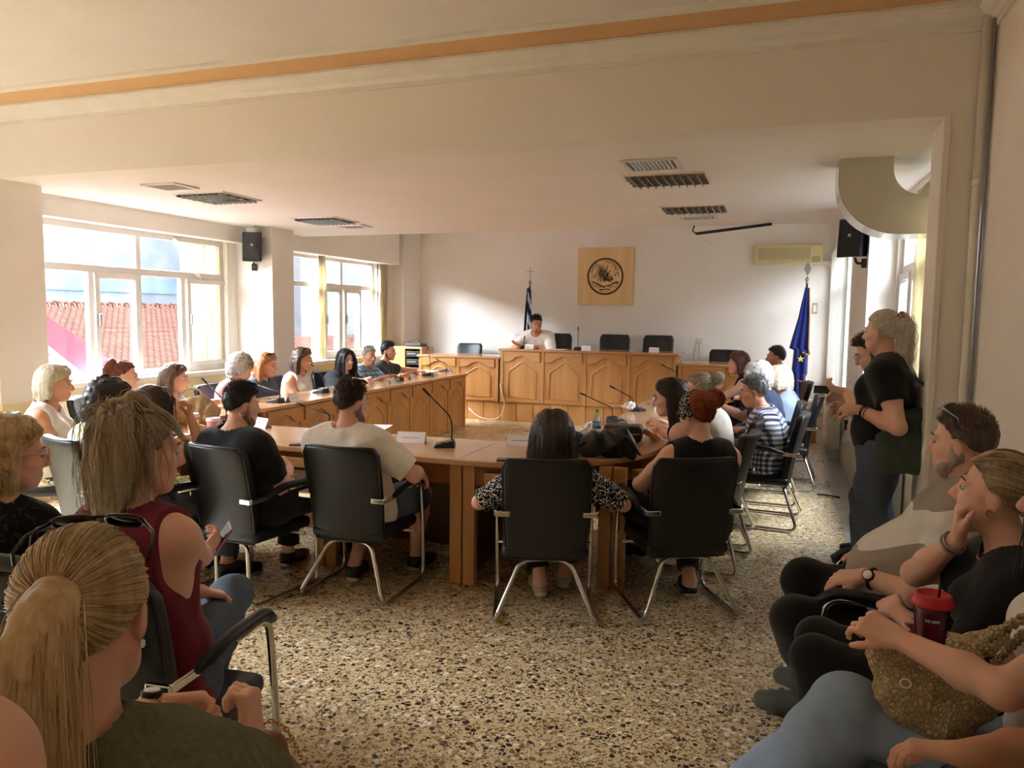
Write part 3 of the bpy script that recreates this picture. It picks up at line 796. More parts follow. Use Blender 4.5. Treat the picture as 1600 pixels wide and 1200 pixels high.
# loudspeakers
def speaker(loc, rz, tilt, label, wall):
    bv = Matrix.Rotation(-R(rz), 3, 'Z') @ Vector(wall)
    t = thing('loudspeaker', label, 'speaker', loc, R(rz)); r = Matrix.Rotation(R(tilt), 3, 'X')
    m = MB(); fr = [(-.11, -.1, -.17), (.11, -.1, -.17), (.11, -.1, .17), (-.11, -.1, .17), (-.07, .1, -.14), (.07, .1, -.14), (.07, .1, .17), (-.07, .1, .17)]
    m.add([r @ Vector(v) for v in fr], [(0, 1, 2, 3), (7, 6, 5, 4), (0, 4, 5, 1), (1, 5, 6, 2), (2, 6, 7, 3), (3, 7, 4, 0)]); m.build('cabinet', M['black'], t, False, .008)
    m = MB(); m.box(r @ Vector((0, -.104, 0)), (.19, .01, .31), r); g = m.build('grille', M['blackgloss'], t, False, .003)
    m = MB(); m.lathe([(.0, .0), (.014, .0), (.014, .004), (0, .004)], r @ Vector((0.0, -.109, .02)), 12, r @ Matrix.Rotation(R(90), 3, 'X')); m.build('badge', M['metal'], g)
    m = MB(); m.tube(smooth_path([r @ Vector((0, .03, -.16)), (0, .05, -.21), (bv.x, bv.y, -.21)], .03), .012, 8); m.box((bv.x, bv.y, -.21), (.05, .05, .08)); m.build('bracket', M['black'], t, False)
    return t
p = at(396, 388, X=-5.86); speaker(p, 28, -6, 'black loudspeaker bracketed high beside the larger window', (-.08, 7.66 - p.y, 0))
p = at(1336, 374, X=.575); speaker((p.x + .0, p.y, p.z), -30, -4, 'black loudspeaker bracketed high on the pillar behind the duct', (RX - p.x - .01, .02, 0))

# flags
def flag(loc, label, finial, cloth, lean=(0, 0), h=1.8):
    t = thing('flag', label, 'flag', loc)
    m = MB(); m.tube([(0, 0, 0.02), (lean[0], lean[1], h)], .014, 8); m.build('pole', M['dark_wood'] if finial == 'cross' else M['black'], t, True)
    m = MB(); m.lathe([(.14, 0), (.14, .02), (.05, .05), (.02, .07)], n=20); m.build('base', M['black'], t, True)
    m = MB(); x, y = lean
    m.lathe([(.014, 0), (.022, .01), (.012, .03), (.03, .055), (.03, .07), (.012, .09), (.008, .1)], (x, y, h), 14)
    if finial == 'cross':
        m.box((x, y, h + .19), (.012, .012, .2)); m.box((x, y, h + .23), (.1, .012, .012))
        for q in ((-.05, .23), (.05, .23), (0, .29)): m.ball((x + q[0], y, h + q[1]), .011, 8, 6)
    else: m.prism([(0, .1), (.045, .2), (0, .31), (-.045, .2)], (x, y - .006, h), (1, 0, 0), (0, 0, 1), (0, .012, 0))
    m.build('finial', M['metal'], t, finial == 'x')
    cloth(t, h); return t
def drape(t, prof, mats, h, fold=5, seed=1, fringe=None):
    """Hanging furled flag: prof = rows (z, xleft, xright, depth)."""
    nu = 28; vs = []; fs = []; mi = []; rg = random.Random(seed)
    rows = []
    for (za, la, ra, da), (zb, lb, rb, db) in zip(prof, prof[1:]):
        for k in range(6):
            u = k / 6; rows.append((za + (zb - za) * u, la + (lb - la) * u, ra + (rb - ra) * u, da + (db - da) * u))
    rows.append(prof[-1])
    for z, l, r, d in rows:
        for i in range(nu + 1):
            u = i / nu; vs.append((l + (r - l) * u, -.03 + d * math.sin(u * fold * 2 * math.pi + z * 1.5) - .02, z + .02 * math.sin(u * 7) * (1 - u)))
    for j in range(len(rows) - 1):
        for i in range(nu):
            a = j * (nu + 1) + i; fs.append((a, a + 1, a + nu + 2, a + nu + 1)); mi.append(0)
    o = mesh_obj('cloth', vs, fs, mats, t, True); s = o.modifiers.new('thick', 'SOLIDIFY'); s.thickness = .004
    if fringe:
        m = MB(); m.tube([vs[(len(rows) - 1) * (nu + 1) + i] for i in range(nu + 1)], .014, 6); m.tube([vs[j * (nu + 1) + nu] for j in range(len(rows))], .009, 6); m.build('fringe', fringe, o, True)
    return o
def flag_stripes():
    t = NT('blue_white_flag'); v = t.coord((1, 1, 1)); sp = t.n('ShaderNodeSeparateXYZ'); t.l(v, sp.inputs[0])
    a = t.math('ADD', t.math('MULTIPLY', sp.outputs[2], 1.0), t.math('MULTIPLY', sp.outputs[0], 3.2))
    f = t.math('FRACT', t.math('MULTIPLY', a, 3.0)); s = t.math('GREATER_THAN', f, .55)
    t.base(t.mix(s, lin('27408f'), lin('e8eaf2'))); t.set(Roughness=.8); return t.m
M['greek'] = flag_stripes(); M['eublue'] = fabric('royal_blue_satin', '20307f', .55); M['fringe'] = fabric('gold_fringe', 'c79a3e', .7)
M['starfab'] = fabric('yellow_star_fabric', 'e3d24a', .7); M['blackcloth'] = fabric('black_cloth', '101012', .9)
def greek_cloth(t, h):
    drape(t, [(h - .04, -.015, .035, .012), (h - .3, -.02, .055, .02), (h - .7, -.03, .09, .03), (h - 1.25, -.05, .12, .035)], [M['greek']], h, 2.5, 2)
    m = MB(); m.tube([(-.02, -.05, h - .04), (-.045, -.06, h - .5), (-.075, -.07, h - 1.2)], [.014, .02, .025], 8); m.build('mourning_ribbon', M['blackcloth'], t, True)
p = at(828, 447, Y=11.85)
flag((p.x, 11.85, PZ), 'blue and white striped flag with a cross on its pole', 'cross', greek_cloth, h=p.z - PZ)
def eu_cloth(t, h):
    o = drape(t, [(h - .05, -.02, .03, .01), (h - .45, -.09, .05, .02), (h - .86, -.19, .055, .03), (h - .93, -.03, .07, .03)], [M['eublue']], h, 2.5, 3, M['fringe'])
    drape(t, [(h - .88, -.13, .05, .03), (h - 1.2, -.15, .05, .03), (h - 1.3, -.10, .0, .02)], [M['eublue']], h, 2, 4, M['fringe']).name = 'cloth_fold'
    drape(t, [(h - 1.2, -.12, .03, .04), (h - 1.5, -.13, .03, .03), (h - 1.56, -.04, .03, .02)], [M['eublue']], h, 2, 5, M['fringe']).name = 'cloth_tail'
    m = MB()
    st = [(.05 * (1 if k % 2 == 0 else .4) * math.sin(k * math.pi / 5), .05 * (1 if k % 2 == 0 else .4) * math.cos(k * math.pi / 5)) for k in range(10)]
    m.prism(st, (-.04, -.105, h - 1.0), (1, .1, 0), (0, 0, 1), (0, -.006, 0)); m.build('star', M['starfab'], o)
p = at(1266, 444, Y=11.1)
flag((p.x - .04, 11.1, .30), 'furled blue flag with gold fringe on the wooden step', 'spear', eu_cloth, h=p.z - .30)

# cabinet with equipment beside the dais
p = at(642, 541, Y=11.35)
t = thing('equipment_cabinet', 'light oak cabinet with a dark open shelf side behind the lower desk', 'cabinet', (p.x, 11.35, PZ)); H_ = p.z - PZ
m = MB(); m.bb((-.30, -.25, 0), (.02, .2, H_)); m.build('door_panel', M['wood_v'], t, False, .004)
m = MB(); m.bb((.02, -.25, H_ - .03), (.32, .2, H_)); m.bb((.29, -.25, 0), (.32, .2, H_ - .03)); m.bb((.02, .17, 0), (.29, .2, H_ - .03)); m.build('carcass', M['wood_v'], t, False, .003)
for k in range(3):
    m = MB(); m.bb((.03, -.23, H_ - .16 - k * .13), (.28, .15, H_ - .07 - k * .13)); u = m.build('rack_unit', M['black'], t, False, .004)
    m = MB(); m.bb((.05, -.235, H_ - .12 - k * .13), (.2, -.229, H_ - .10 - k * .13)); m.build('display', M['metal'], u)
t = thing('mixer', 'small dark sound mixer with cables on top of the oak cabinet', 'mixer', (p.x + .12, 11.3, p.z))
m = MB(); m.bb((-.14, -.12, 0), (.14, .12, .05)); m.build('case', M['black'], t, False, .008)
m = MB(); m.tube(smooth_path([(-.1, 0, .04), (-.15, 0, .1), (0, .02, .12), (.1, 0, .05)], .06), .006, 6); m.build('cable', M['black'], t, True)

# wall plates, switch, sockets
def plate(name, label, cat, px, py, w, h, mat):
    p = at(px, py, Y=BY); t = thing(name, label, cat, (p.x, BY, p.z))
    m = MB(); m.bb((-w / 2, -.012, -h / 2), (w / 2, 0, h / 2)); m.build('plate', mat, t, False, .004)
    m = MB(); m.bb((-w * .3, -.017, -h * .32), (w * .3, -.011, h * .32)); m.build('rocker', M['white'] if mat != M['white'] else M['alu'], t, False, .003); return t
plate('light_switch', 'beige double switch plate behind the blue flag', 'switch', 1273, 482, .075, .16, M['acgrille'])
plate('wall_socket', 'white socket on the end wall near the empty dais chairs', 'socket', 1093, 532, .09, .09, M['white'])
plate('wall_socket', 'white socket on the end wall behind the speaking man', 'socket', 808, 524, .085, .085, M['white'])
p = at(1093, 536, Y=BY)
t = thing('cable', 'thin grey cables hanging from the end wall socket', 'cable', (p.x, BY, p.z))
m = MB(); m.tube([(-.05, -.01, 0), (-.075, -.015, -.2), (-.08, -.02, -.95)], .005, 5); m.tube([(.0, -.01, 0), (.0, -.015, -.85)], .005, 5); m.build('lead', M['acgrille'], t, True)
p = at(1102, 382, Y=BY)
t = thing('wall_hook', 'small round cap on the end wall above the chairs', 'cap', (p.x, BY, p.z)); MB().lathe([(0, 0), (.035, 0), (.03, .02), (0, .02)], (0, 0, 0), 14, Matrix.Rotation(R(90), 3, 'X')).build('cap', M['wall'], t)
# white cable sagging across the dais front
t = thing('cable', 'white cable sagging across the front of the dais', 'cable', at(781, 600, Y=10.85))
o = Vector(t.location); pts = [at(*q, Y=10.86) - o for q in ((781, 600), (785, 617), (789, 632), (784, 648), (775, 655))] + [at(760, 655, Y=10.8) - o, at(745, 650, Y=10.84) - o, at(732, 637, Y=10.86) - o]
m = MB(); m.tube(smooth_path(pts, .12, 5), .006, 6); m.build('lead', M['white'], t, True)

# pipes and radiators at the far corner and the near pier
t = thing('heating_pipe', 'pair of white heating pipes along the end wall by the step', 'pipe', (.4, BY, .2))
m = MB(); m.tube([(-.4, -.06, .2), (.28, -.06, .19)], .035, 10); m.build('upper_pipe', M['white'], t, True)
m = MB(); m.tube([(-.4, -.06, .04), (.28, -.06, .03)], .035, 10); m.build('lower_pipe', M['white'], t, True)
def radiator(y0, y1, label):
    t = thing('radiator', label, 'radiator', (RX, (y0 + y1) / 2, 0), 0, 'radiators under the blinds'); L = (y1 - y0) / 2
    m = MB(); m.bb((-.14, -L, .12), (-.125, L, .74)); m.build('front_plate', M['white'], t, False, .006)
    m = MB()
    for k in range(int(2 * L / .08)): m.bb((-.125, -L + .03 + k * .08, .14), (-.02, -L + .06 + k * .08, .72))
    m.build('fin', M['white'], t)
    m = MB()
    for yy in (-L * .8, L * .8): m.bb((-.12, yy - .02, 0), (-.03, yy + .02, .14))
    m.build('bracket', M['white'], t); return t
radiator(9.3, 10.6, 'white panel radiator below the vertical blinds'); radiator(6.2, 7.25, 'white panel radiator behind the standing pair').location.x = .90
t = thing('wall_pipe', 'white vertical pipe in the corner beside the pier', 'pipe', (.862, 4.31, 0))
m = MB(); m.tube([(0, 0, 0), (0, 0, 3.08)], .024, 12); m.build('tube', M['white'], t, True)
m = MB()
for z in (.9, 2.25): m.lathe([(.024, 0), (.029, 0), (.029, .03), (.024, .03)], (0, 0, z), 12)
m.build('collar', M['white'], t)
t = thing('wall_pipe', 'thin dark pipe beside the white one in the corner', 'pipe', (.882, 4.27, 0))
m = MB(); m.tube([(0, 0, 0), (0, 0, 3.08)], .007, 8); m.build('tube', M['inkgrey'], t, True)

# blinds and curtains
def thin_cloth(name, c):
    t = NT(name); t.base(lin(c)); t.set(Roughness=.9)
    tl = t.n('ShaderNodeBsdfTranslucent'); tl.inputs['Color'].default_value = lin(c); mx = t.n('ShaderNodeMixShader'); mx.inputs[0].default_value = .45
    t.l(t.b.outputs[0], mx.inputs[1]); t.l(tl.outputs[0], mx.inputs[2]); t.l(mx.outputs[0], t.t.nodes['Material Output'].inputs['Surface']); return t.m
M['blind'] = thin_cloth('white_blind_fabric', 'f2f2ee')
t = thing('vertical_blind', 'white vertical strip blind over the far right-hand window'.replace(' right-hand', ''), 'blind', (RX - .05, 10.5, 2.5))
m = MB(); m.bb((-.02, -1.45, 0), (.02, 1.45, .04)); m.build('rail', M['alu'], t)
m = MB()
for k in range(26):
    y = -1.38 + k * .1
    m.box((random.uniform(-.012, .012), y, -.86 + random.uniform(-.02, .02)), (.003, .085, 1.72), Matrix.Rotation(R(16 + random.uniform(-12, 12)), 3, 'Z'))
m.build('slat', M['blind'], t)
def curtain(label, x, y0, y1, z0, z1, mat, folds, amp=.03):
    nu, nv = folds * 8, 8; vs = []; fs = []
    for j in range(nv + 1):
        z = z1 + (z0 - z1) * j / nv
        for i in range(nu + 1):
            u = i / nu; vs.append((amp * math.sin(u * folds * 2 * math.pi + .4 * math.sin(j * .7)), (y0 + (y1 - y0) * u) - (y0 + y1) / 2 + .012 * math.sin(j + i), z - z0))
    for j in range(nv):
        for i in range(nu): a = j * (nu + 1) + i; fs.append((a, a + nu + 1, a + nu + 2, a + 1))
    o = mesh_obj('curtain', vs, fs, mat, None, True); o.location = (x, (y0 + y1) / 2, z0)
    s = o.modifiers.new('thick', 'SOLIDIFY'); s.thickness = .004; tag(o, label, 'curtain'); return o
M['curtain'] = thin_cloth('cream_curtain_cloth', 'e4dcc4')
curtain('cream curtain bunched at the end of the larger window', LX - .17, 6.95, 7.45, .95, 2.42, M['curtain'], 6)
curtain('thin cream curtain gathered across the middle of the far window', LX + .04, wy(484) + .0, wy(497), .95, 2.42, M['curtain'], 3, .02)
curtain('cream curtain at the cabinet end of the far window', LX + .05, 11.02, 11.3, .92, 2.42, M['curtain'], 4, .03)
curtain('cream curtain inside the near window behind the standing woman', .86, 5.0, 5.95, .9, 2.48, M['curtain'], 9, .025)
t = thing('curtain_tie', 'white cloth swag tied over the top of the larger window', 'swag', (LX - .06, 7.0, 2.38))
m = MB(); m.tube(smooth_path([(0, -.28, 0), (0, -.12, -.12), (0, .02, -.3), (0, .12, -.42)], .1), [.02, .03, .035, .04, .045, .045, .04, .04, .04, .03, .03, .03, .03, .02][:14], 8); m.build('swag', M['blind'], t, True)
# floor cord by the standing pair
a, b = at(1277, 772, Z=.012), at(1312, 777, Z=.012)
t = thing('floor_cord', 'short black cord lying on the floor near the standing pair', 'cord', a)
m = MB(); m.tube([(0, 0, 0), (b - a) * .5 + Vector((0, .01, 0)), b - a], .008, 6); m.build('lead', M['black'], t, True)
# ------------------------------------------------------------------ people: smooth bodies from blended distance fields
V3 = lambda *a: np.array(a, float)
def nrm(v): v = np.asarray(v, float); return v / (np.linalg.norm(v) + 1e-12)
class Prim:
    __slots__ = ('t', 'a', 'b', 'ra', 'rb', 'k', 'reg', 'Rm', 'cut')
    def __init__(s, t, a, b, ra, rb, k, reg, Rm=None, cut=None):
        s.t, s.a, s.b, s.ra, s.rb, s.k, s.reg, s.Rm, s.cut = t, np.asarray(a, float), None if b is None else np.asarray(b, float), ra, rb, k, reg, Rm, cut
    def box(s, infl):
        if s.t == 'e':
            r = max(s.ra) + infl; return s.a - r, s.a + r
        r = max(s.ra, s.rb) + infl; return np.minimum(s.a, s.b) - r, np.maximum(s.a, s.b) + r
    def dist(s, X, Y, Z, infl):
        if s.t == 'e':
            x, y, z = X - s.a[0], Y - s.a[1], Z - s.a[2]
            if s.Rm is not None:
                m = s.Rm; x, y, z = x * m[0, 0] + y * m[1, 0] + z * m[2, 0], x * m[0, 1] + y * m[1, 1] + z * m[2, 1], x * m[0, 2] + y * m[1, 2] + z * m[2, 2]
            r = [q + infl for q in s.ra]
            k0 = np.sqrt((x / r[0]) ** 2 + (y / r[1]) ** 2 + (z / r[2]) ** 2); k1 = np.sqrt((x / r[0] ** 2) ** 2 + (y / r[1] ** 2) ** 2 + (z / r[2] ** 2) ** 2) + 1e-9
            d = k0 * (k0 - 1) / k1
        else:
            ba = s.b - s.a; bb = ba @ ba + 1e-12
            x, y, z = X - s.a[0], Y - s.a[1], Z - s.a[2]
            t = np.clip((x * ba[0] + y * ba[1] + z * ba[2]) / bb, 0, 1)
            d = np.sqrt((x - t * ba[0]) ** 2 + (y - t * ba[1]) ** 2 + (z - t * ba[2]) ** 2) - (s.ra + (s.rb - s.ra) * t) - infl
        if s.cut is not None:
            o, n = s.cut; d = np.maximum(d, (X - o[0]) * n[0] + (Y - o[1]) * n[1] + (Z - o[2]) * n[2])
        return d
def C(reg, a, b, ra, rb=None, k=.03, cut=None): return Prim('c', a, b, ra, ra if rb is None else rb, k, reg, None, cut)
def E(reg, c, rad, Rm=None, k=.03): return Prim('e', c, None, tuple(rad), None, k, reg, Rm)
BIG = 0.06
class Field:
    def __init__(s, prims, h, infl=0.0, subs=(), k=None):
        lo = np.min([p.box(infl)[0] for p in prims], 0) - .03; hi = np.max([p.box(infl)[1] for p in prims], 0) + .03
        s.o, s.h = lo, h; s.n = np.ceil((hi - lo) / h).astype(int) + 1
        s.F = np.full(s.n, BIG, np.float32); s.ax = [(lo[i] + h * np.arange(s.n[i])).astype(np.float32) for i in range(3)]
        for p in prims: s.put(p, infl, k)
        for p in subs: s.put(p, 0, None, True)
    def put(s, p, infl, k=None, sub=False):
        k = p.k if k is None else k
        lo, hi = p.box(infl + k + 2 * s.h)
        i0 = np.clip(np.floor((lo - s.o) / s.h).astype(int), 0, s.n); i1 = np.clip(np.ceil((hi - s.o) / s.h).astype(int) + 1, 0, s.n)
        if (i1 <= i0).any(): return
        sl = tuple(slice(a, b) for a, b in zip(i0, i1))
        X, Y, Z = s.ax[0][sl[0]][:, None, None], s.ax[1][sl[1]][None, :, None], s.ax[2][sl[2]][None, None, :]
        d = p.dist(X, Y, Z, infl).astype(np.float32); S = s.F[sl]
        if sub:
            d = -d; h = np.maximum(k - np.abs(S - d), 0); s.F[sl] = np.maximum(S, d) + h * h / (4 * k)
        else:
            h = np.maximum(k - np.abs(S - d), 0); s.F[sl] = np.minimum(S, d) - h * h / (4 * k)
    def grid(s): return s.ax[0][:, None, None], s.ax[1][None, :, None], s.ax[2][None, None, :]
    def keep(s, fn):
        X, Y, Z = s.grid(); s.F = np.maximum(s.F, np.broadcast_to(fn(X, Y, Z), s.F.shape).astype(np.float32)); return s
    def half(s, o, n):           # keep the side the normal points away from
        o, n = np.asarray(o, float), nrm(n); return s.keep(lambda X, Y, Z: (X - o[0]) * n[0] + (Y - o[1]) * n[1] + (Z - o[2]) * n[2])
    def rumple(s, amp, freq, seed=0):
        rg = np.random.default_rng(seed); X, Y, Z = s.grid(); f = np.zeros(s.F.shape, np.float32)
        for i in range(4):
            d = rg.normal(size=3); d = d / np.linalg.norm(d) * freq * rg.uniform(.6, 1.5); e = rg.normal(size=3); e = e / np.linalg.norm(e) * freq * .5
            w = np.sin(X * e[0] + Y * e[1] + Z * e[2] + rg.uniform(0, 6))
            f += np.sin(X * d[0] + Y * d[1] + Z * d[2] + 1.6 * w + rg.uniform(0, 6)).astype(np.float32)
        s.F += f * (amp / 2.5); return s
    def mesh(s):
        b = 3.0 * s.h; G = openvdb.FloatGrid(background=b)
        F = s.F.copy(); F[0], F[-1], F[:, 0], F[:, -1], F[:, :, 0], F[:, :, -1] = b, b, b, b, b, b
        G.copyFromArray(np.clip(F, -b, b).astype(np.float32)); v, q = G.convertToQuads(isovalue=0.0)
        return v * s.h + s.o, q[:, ::-1].astype(np.int32)
    def obj(s, name, mat, parent=None):
        v, q = s.mesh(); return np_obj(name, v, q, mat, parent)

def ik(a, t, l1, l2, pole):
    a, t = np.asarray(a, float), np.asarray(t, float); d = t - a; L = np.linalg.norm(d); mx = (l1 + l2) * .995
    if L > mx: t = a + d / L * mx; d = t - a; L = mx
    if L < abs(l1 - l2) + .02: L = abs(l1 - l2) + .02
    u = d / (np.linalg.norm(d) + 1e-9); c = (l1 * l1 + L * L - l2 * l2) / (2 * l1 * L); c = min(1, max(-1, c))
    p = np.asarray(pole, float); p = p - u * (p @ u); p = nrm(p)
    return a + u * l1 * c + p * l1 * math.sqrt(1 - c * c), t
def rotz(a): c, s = math.cos(a), math.sin(a); return np.array([[c, -s, 0], [s, c, 0], [0, 0, 1.0]])
def rotx(a): c, s = math.cos(a), math.sin(a); return np.array([[1.0, 0, 0], [0, c, -s], [0, s, c]])
def roty(a): c, s = math.cos(a), math.sin(a); return np.array([[c, 0, s], [0, 1.0, 0], [-s, 0, c]])
def rot_about(v, ax, ang):
    ax = nrm(ax); return v * math.cos(ang) + np.cross(ax, v) * math.sin(ang) + ax * (ax @ v) * (1 - math.cos(ang))

def hand_prims(w, d, n, sg, s=1.0, curl=.5, spread=.0, thumb=.5, reg='hand'):
    """w wrist, d pointing direction, n palm normal, sg +1 when the thumb is on d x n side."""
    d = nrm(d); n = nrm(n - d * (np.asarray(n) @ d)); t = np.cross(d, n) * sg; P = []
    cl = curl if isinstance(curl, (list, tuple)) else [curl] * 4
    for i in range(4):
        off = (.031 - .0205 * i) * s
        kn = w + d * (.088 - .004 * abs(i - 1)) * s + t * off
        P.append(C(reg, w + t * off * .62 + d * .012 * s, kn, .0145 * s, .0112 * s, .014))
        ln = [.072, .08, .074, .058][i] * s; r = [.0088, .009, .0086, .0076][i] * s
        f = nrm(d + t * (.10 - .07 * i) * (1 + spread * 3)); a = kn; ax = np.cross(d, n); c = cl[i]
        for q, (fr, an) in enumerate(((.44, 62), (.31, 78), (.25, 48))):
            f = rot_about(f, ax, R(an * c + 3)); b = a + f * ln * fr
            P.append(C(reg, a, b, r * (1.03 - .09 * q), r * (.95 - .09 * q), .005)); a = b
    b0 = w + d * .022 * s + t * .02 * s + n * .006 * s; f = nrm(d * .75 + t * .62 + n * .30)
    b1 = b0 + f * .040 * s; P.append(C(reg, b0, b1, .0165 * s, .0115 * s, .016)); f = nrm(f + n * .55 * thumb - t * .5 * thumb + d * .2)
    b2 = b1 + f * .032 * s; P.append(C(reg, b1, b2, .0108 * s, .0098 * s, .006)); f = nrm(f + n * .4 * thumb - t * .4 * thumb); P.append(C(reg, b2, b2 + f * .025 * s, .0098 * s, .0078 * s, .005))
    return P

# materials of people
def skin(name, c, red=.12):
    t = NT(name); v = t.coord(); a = lin(c); f = t.noise(v, 22, 4)
    b = (min(1, a[0] * 1.04), a[1] * (1 - red), a[2] * (1 - red), 1)
    t.base(t.ramp(f, [(.35, a), (.7, b)])); t.set(Roughness=.52, Subsurface_Weight=.12, Subsurface_Scale=.01, Specular_IOR_Level=.4)
    t.b.inputs['Subsurface Radius'].default_value = (1, .35, .2); t.bump(t.noise(v, 420, 2), .08, .0008); return t.m
SKIN = {'light': skin('light_skin', 'e0b59d'), 'mid': skin('warm_skin', 'd3a284'), 'tan': skin('tanned_skin', 'c58f6e'), 'pale': skin('pale_skin', 'e8c4b0')}
_hm = {}
def hair_mat(d, l):
    if (d, l) in _hm: return _hm[(d, l)]
    t = NT('hair'); at_ = t.n('ShaderNodeAttribute'); at_.attribute_name = 'hv'
    f = t.math('ADD', at_.outputs['Fac'], t.math('MULTIPLY', t.math('SUBTRACT', t.noise(t.coord((70, 70, 7)), 1.0, 3), .5), .9))
    t.base(t.ramp(f, [(.1, lin(d)), (.9, lin(l))])); t.set(Roughness=.42, Specular_IOR_Level=.45); _hm[(d, l)] = t.m; return t.m
M['eye'] = plain('eye_white', 'bfb4aa', .25, var=.01); M['iris'] = plain('brown_iris', '2b1a12', .15, var=.05); M['lips'] = plain('lips', 'b06a5e', .5, var=.05)
M['lensdark'] = plain('dark_lens', '1b1512', .1, var=.05); M['frame_dark'] = plain('dark_frame', '241a16', .25, var=.1); M['clear_frame'] = plain('pink_frame', 'd9a9a2', .3, var=.05)
M['sole'] = plain('shoe_sole', 'd8d3c6', .6, var=.03); M['sole_dark'] = plain('dark_sole', '1a1a1a', .6, var=.03)

# ---- hair
CC, CR = V3(0, -.012, .03), V3(.0755, .097, .092)
HL = ([0, 30, 48, 62, 76, 88, 100, 115, 150, 180], [29, 28, 24, 12, -9, -4, -9, -28, -42, -46])
def elmin(phi): return np.interp(np.degrees(phi), *HL)
def scalp_dirs(n, seed):
    rg = np.random.default_rng(seed); m = n * 4; i = np.arange(m) + .5
    z = 1 - 2 * i / m; a = math.pi * (1 + 5 ** .5) * i + rg.uniform(0, 6); r = np.sqrt(1 - z * z)
    d = np.stack([r * np.cos(a), r * np.sin(a), z], 1) + rg.normal(size=(m, 3)) * .02; d /= np.linalg.norm(d, axis=1)[:, None]
    ph = np.arctan2(np.abs(d[:, 0]), d[:, 1]); el = np.degrees(np.arcsin(d[:, 2]))
    d = d[el > elmin(ph)]; rg.shuffle(d); return d[:n]
def on_skull(d, lift): return CC + d / np.linalg.norm(d / (CR + lift), axis=1)[:, None]
def strands_mesh(paths, rad, rg, ns=3, vals=None):
    """paths (N,K,3) -> thin tapering tubes."""
    N, K, _ = paths.shape; T = np.gradient(paths, axis=1); T /= np.linalg.norm(T, axis=2)[:, :, None] + 1e-9
    ref = rg.normal(size=(N, 1, 3)); A = np.cross(T, ref); A /= np.linalg.norm(A, axis=2)[:, :, None] + 1e-9; B = np.cross(T, A)
    w = (np.linspace(1, .35, K) * np.minimum(1, np.linspace(.7, 3, K)))[None, :, None] * (rad if np.ndim(rad) == 0 else rad[:, None, None])
    ang = np.arange(ns) * 2 * math.pi / ns
    V = paths[:, :, None, :] + w[:, :, None, :] * (A[:, :, None, :] * np.cos(ang)[None, None, :, None] + B[:, :, None, :] * np.sin(ang)[None, None, :, None])
    idx = np.arange(N * K * ns).reshape(N, K, ns); a = idx[:, :-1]; b = idx[:, 1:]
    Q = np.stack([a, np.roll(a, -1, 2), np.roll(b, -1, 2), b], -1).reshape(-1, 4)
    hv = np.repeat((rg.uniform(.15, .95, N) if vals is None else vals), K * ns)
    return V.reshape(-1, 3), Q, hv
def grow(P0, D0, L, K, collide, grav, stiff, rg, fluff=0.0, wave=0.0, wl=.06):
    N = len(P0); ds = (L / (K - 1))[:, None]; p = P0.copy(); v = D0.copy(); out = [p.copy()]
    ph = rg.uniform(0, 6.28, N); sx = rg.normal(size=(N, 3)); g = np.asarray(grav, float)
    for k in range(K - 1):
        v = v * stiff + g * (1 - stiff) + rg.normal(size=(N, 3)) * fluff
        v /= np.linalg.norm(v, axis=1)[:, None] + 1e-9; p = p + v * ds; q = collide(p); v = v + (q - p) / ds * .7; p = q; out.append(p.copy())
    out = np.stack(out, 1)
    if wave:
        s = np.arange(K)[None, :] * ds / wl * 6.28 + ph[:, None]; d = sx - out[:, -1] * 0; d /= np.linalg.norm(d, axis=1)[:, None]
        e = np.cross(d, np.array([0, 0, 1.0])); e /= np.linalg.norm(e, axis=1)[:, None] + 1e-9; am = wave * np.minimum(1, np.arange(K) / 3)[None, :]
        out = out + d[:, None, :] * (np.sin(s) * am)[:, :, None] + e[:, None, :] * (np.cos(s) * am)[:, :, None]
    return out
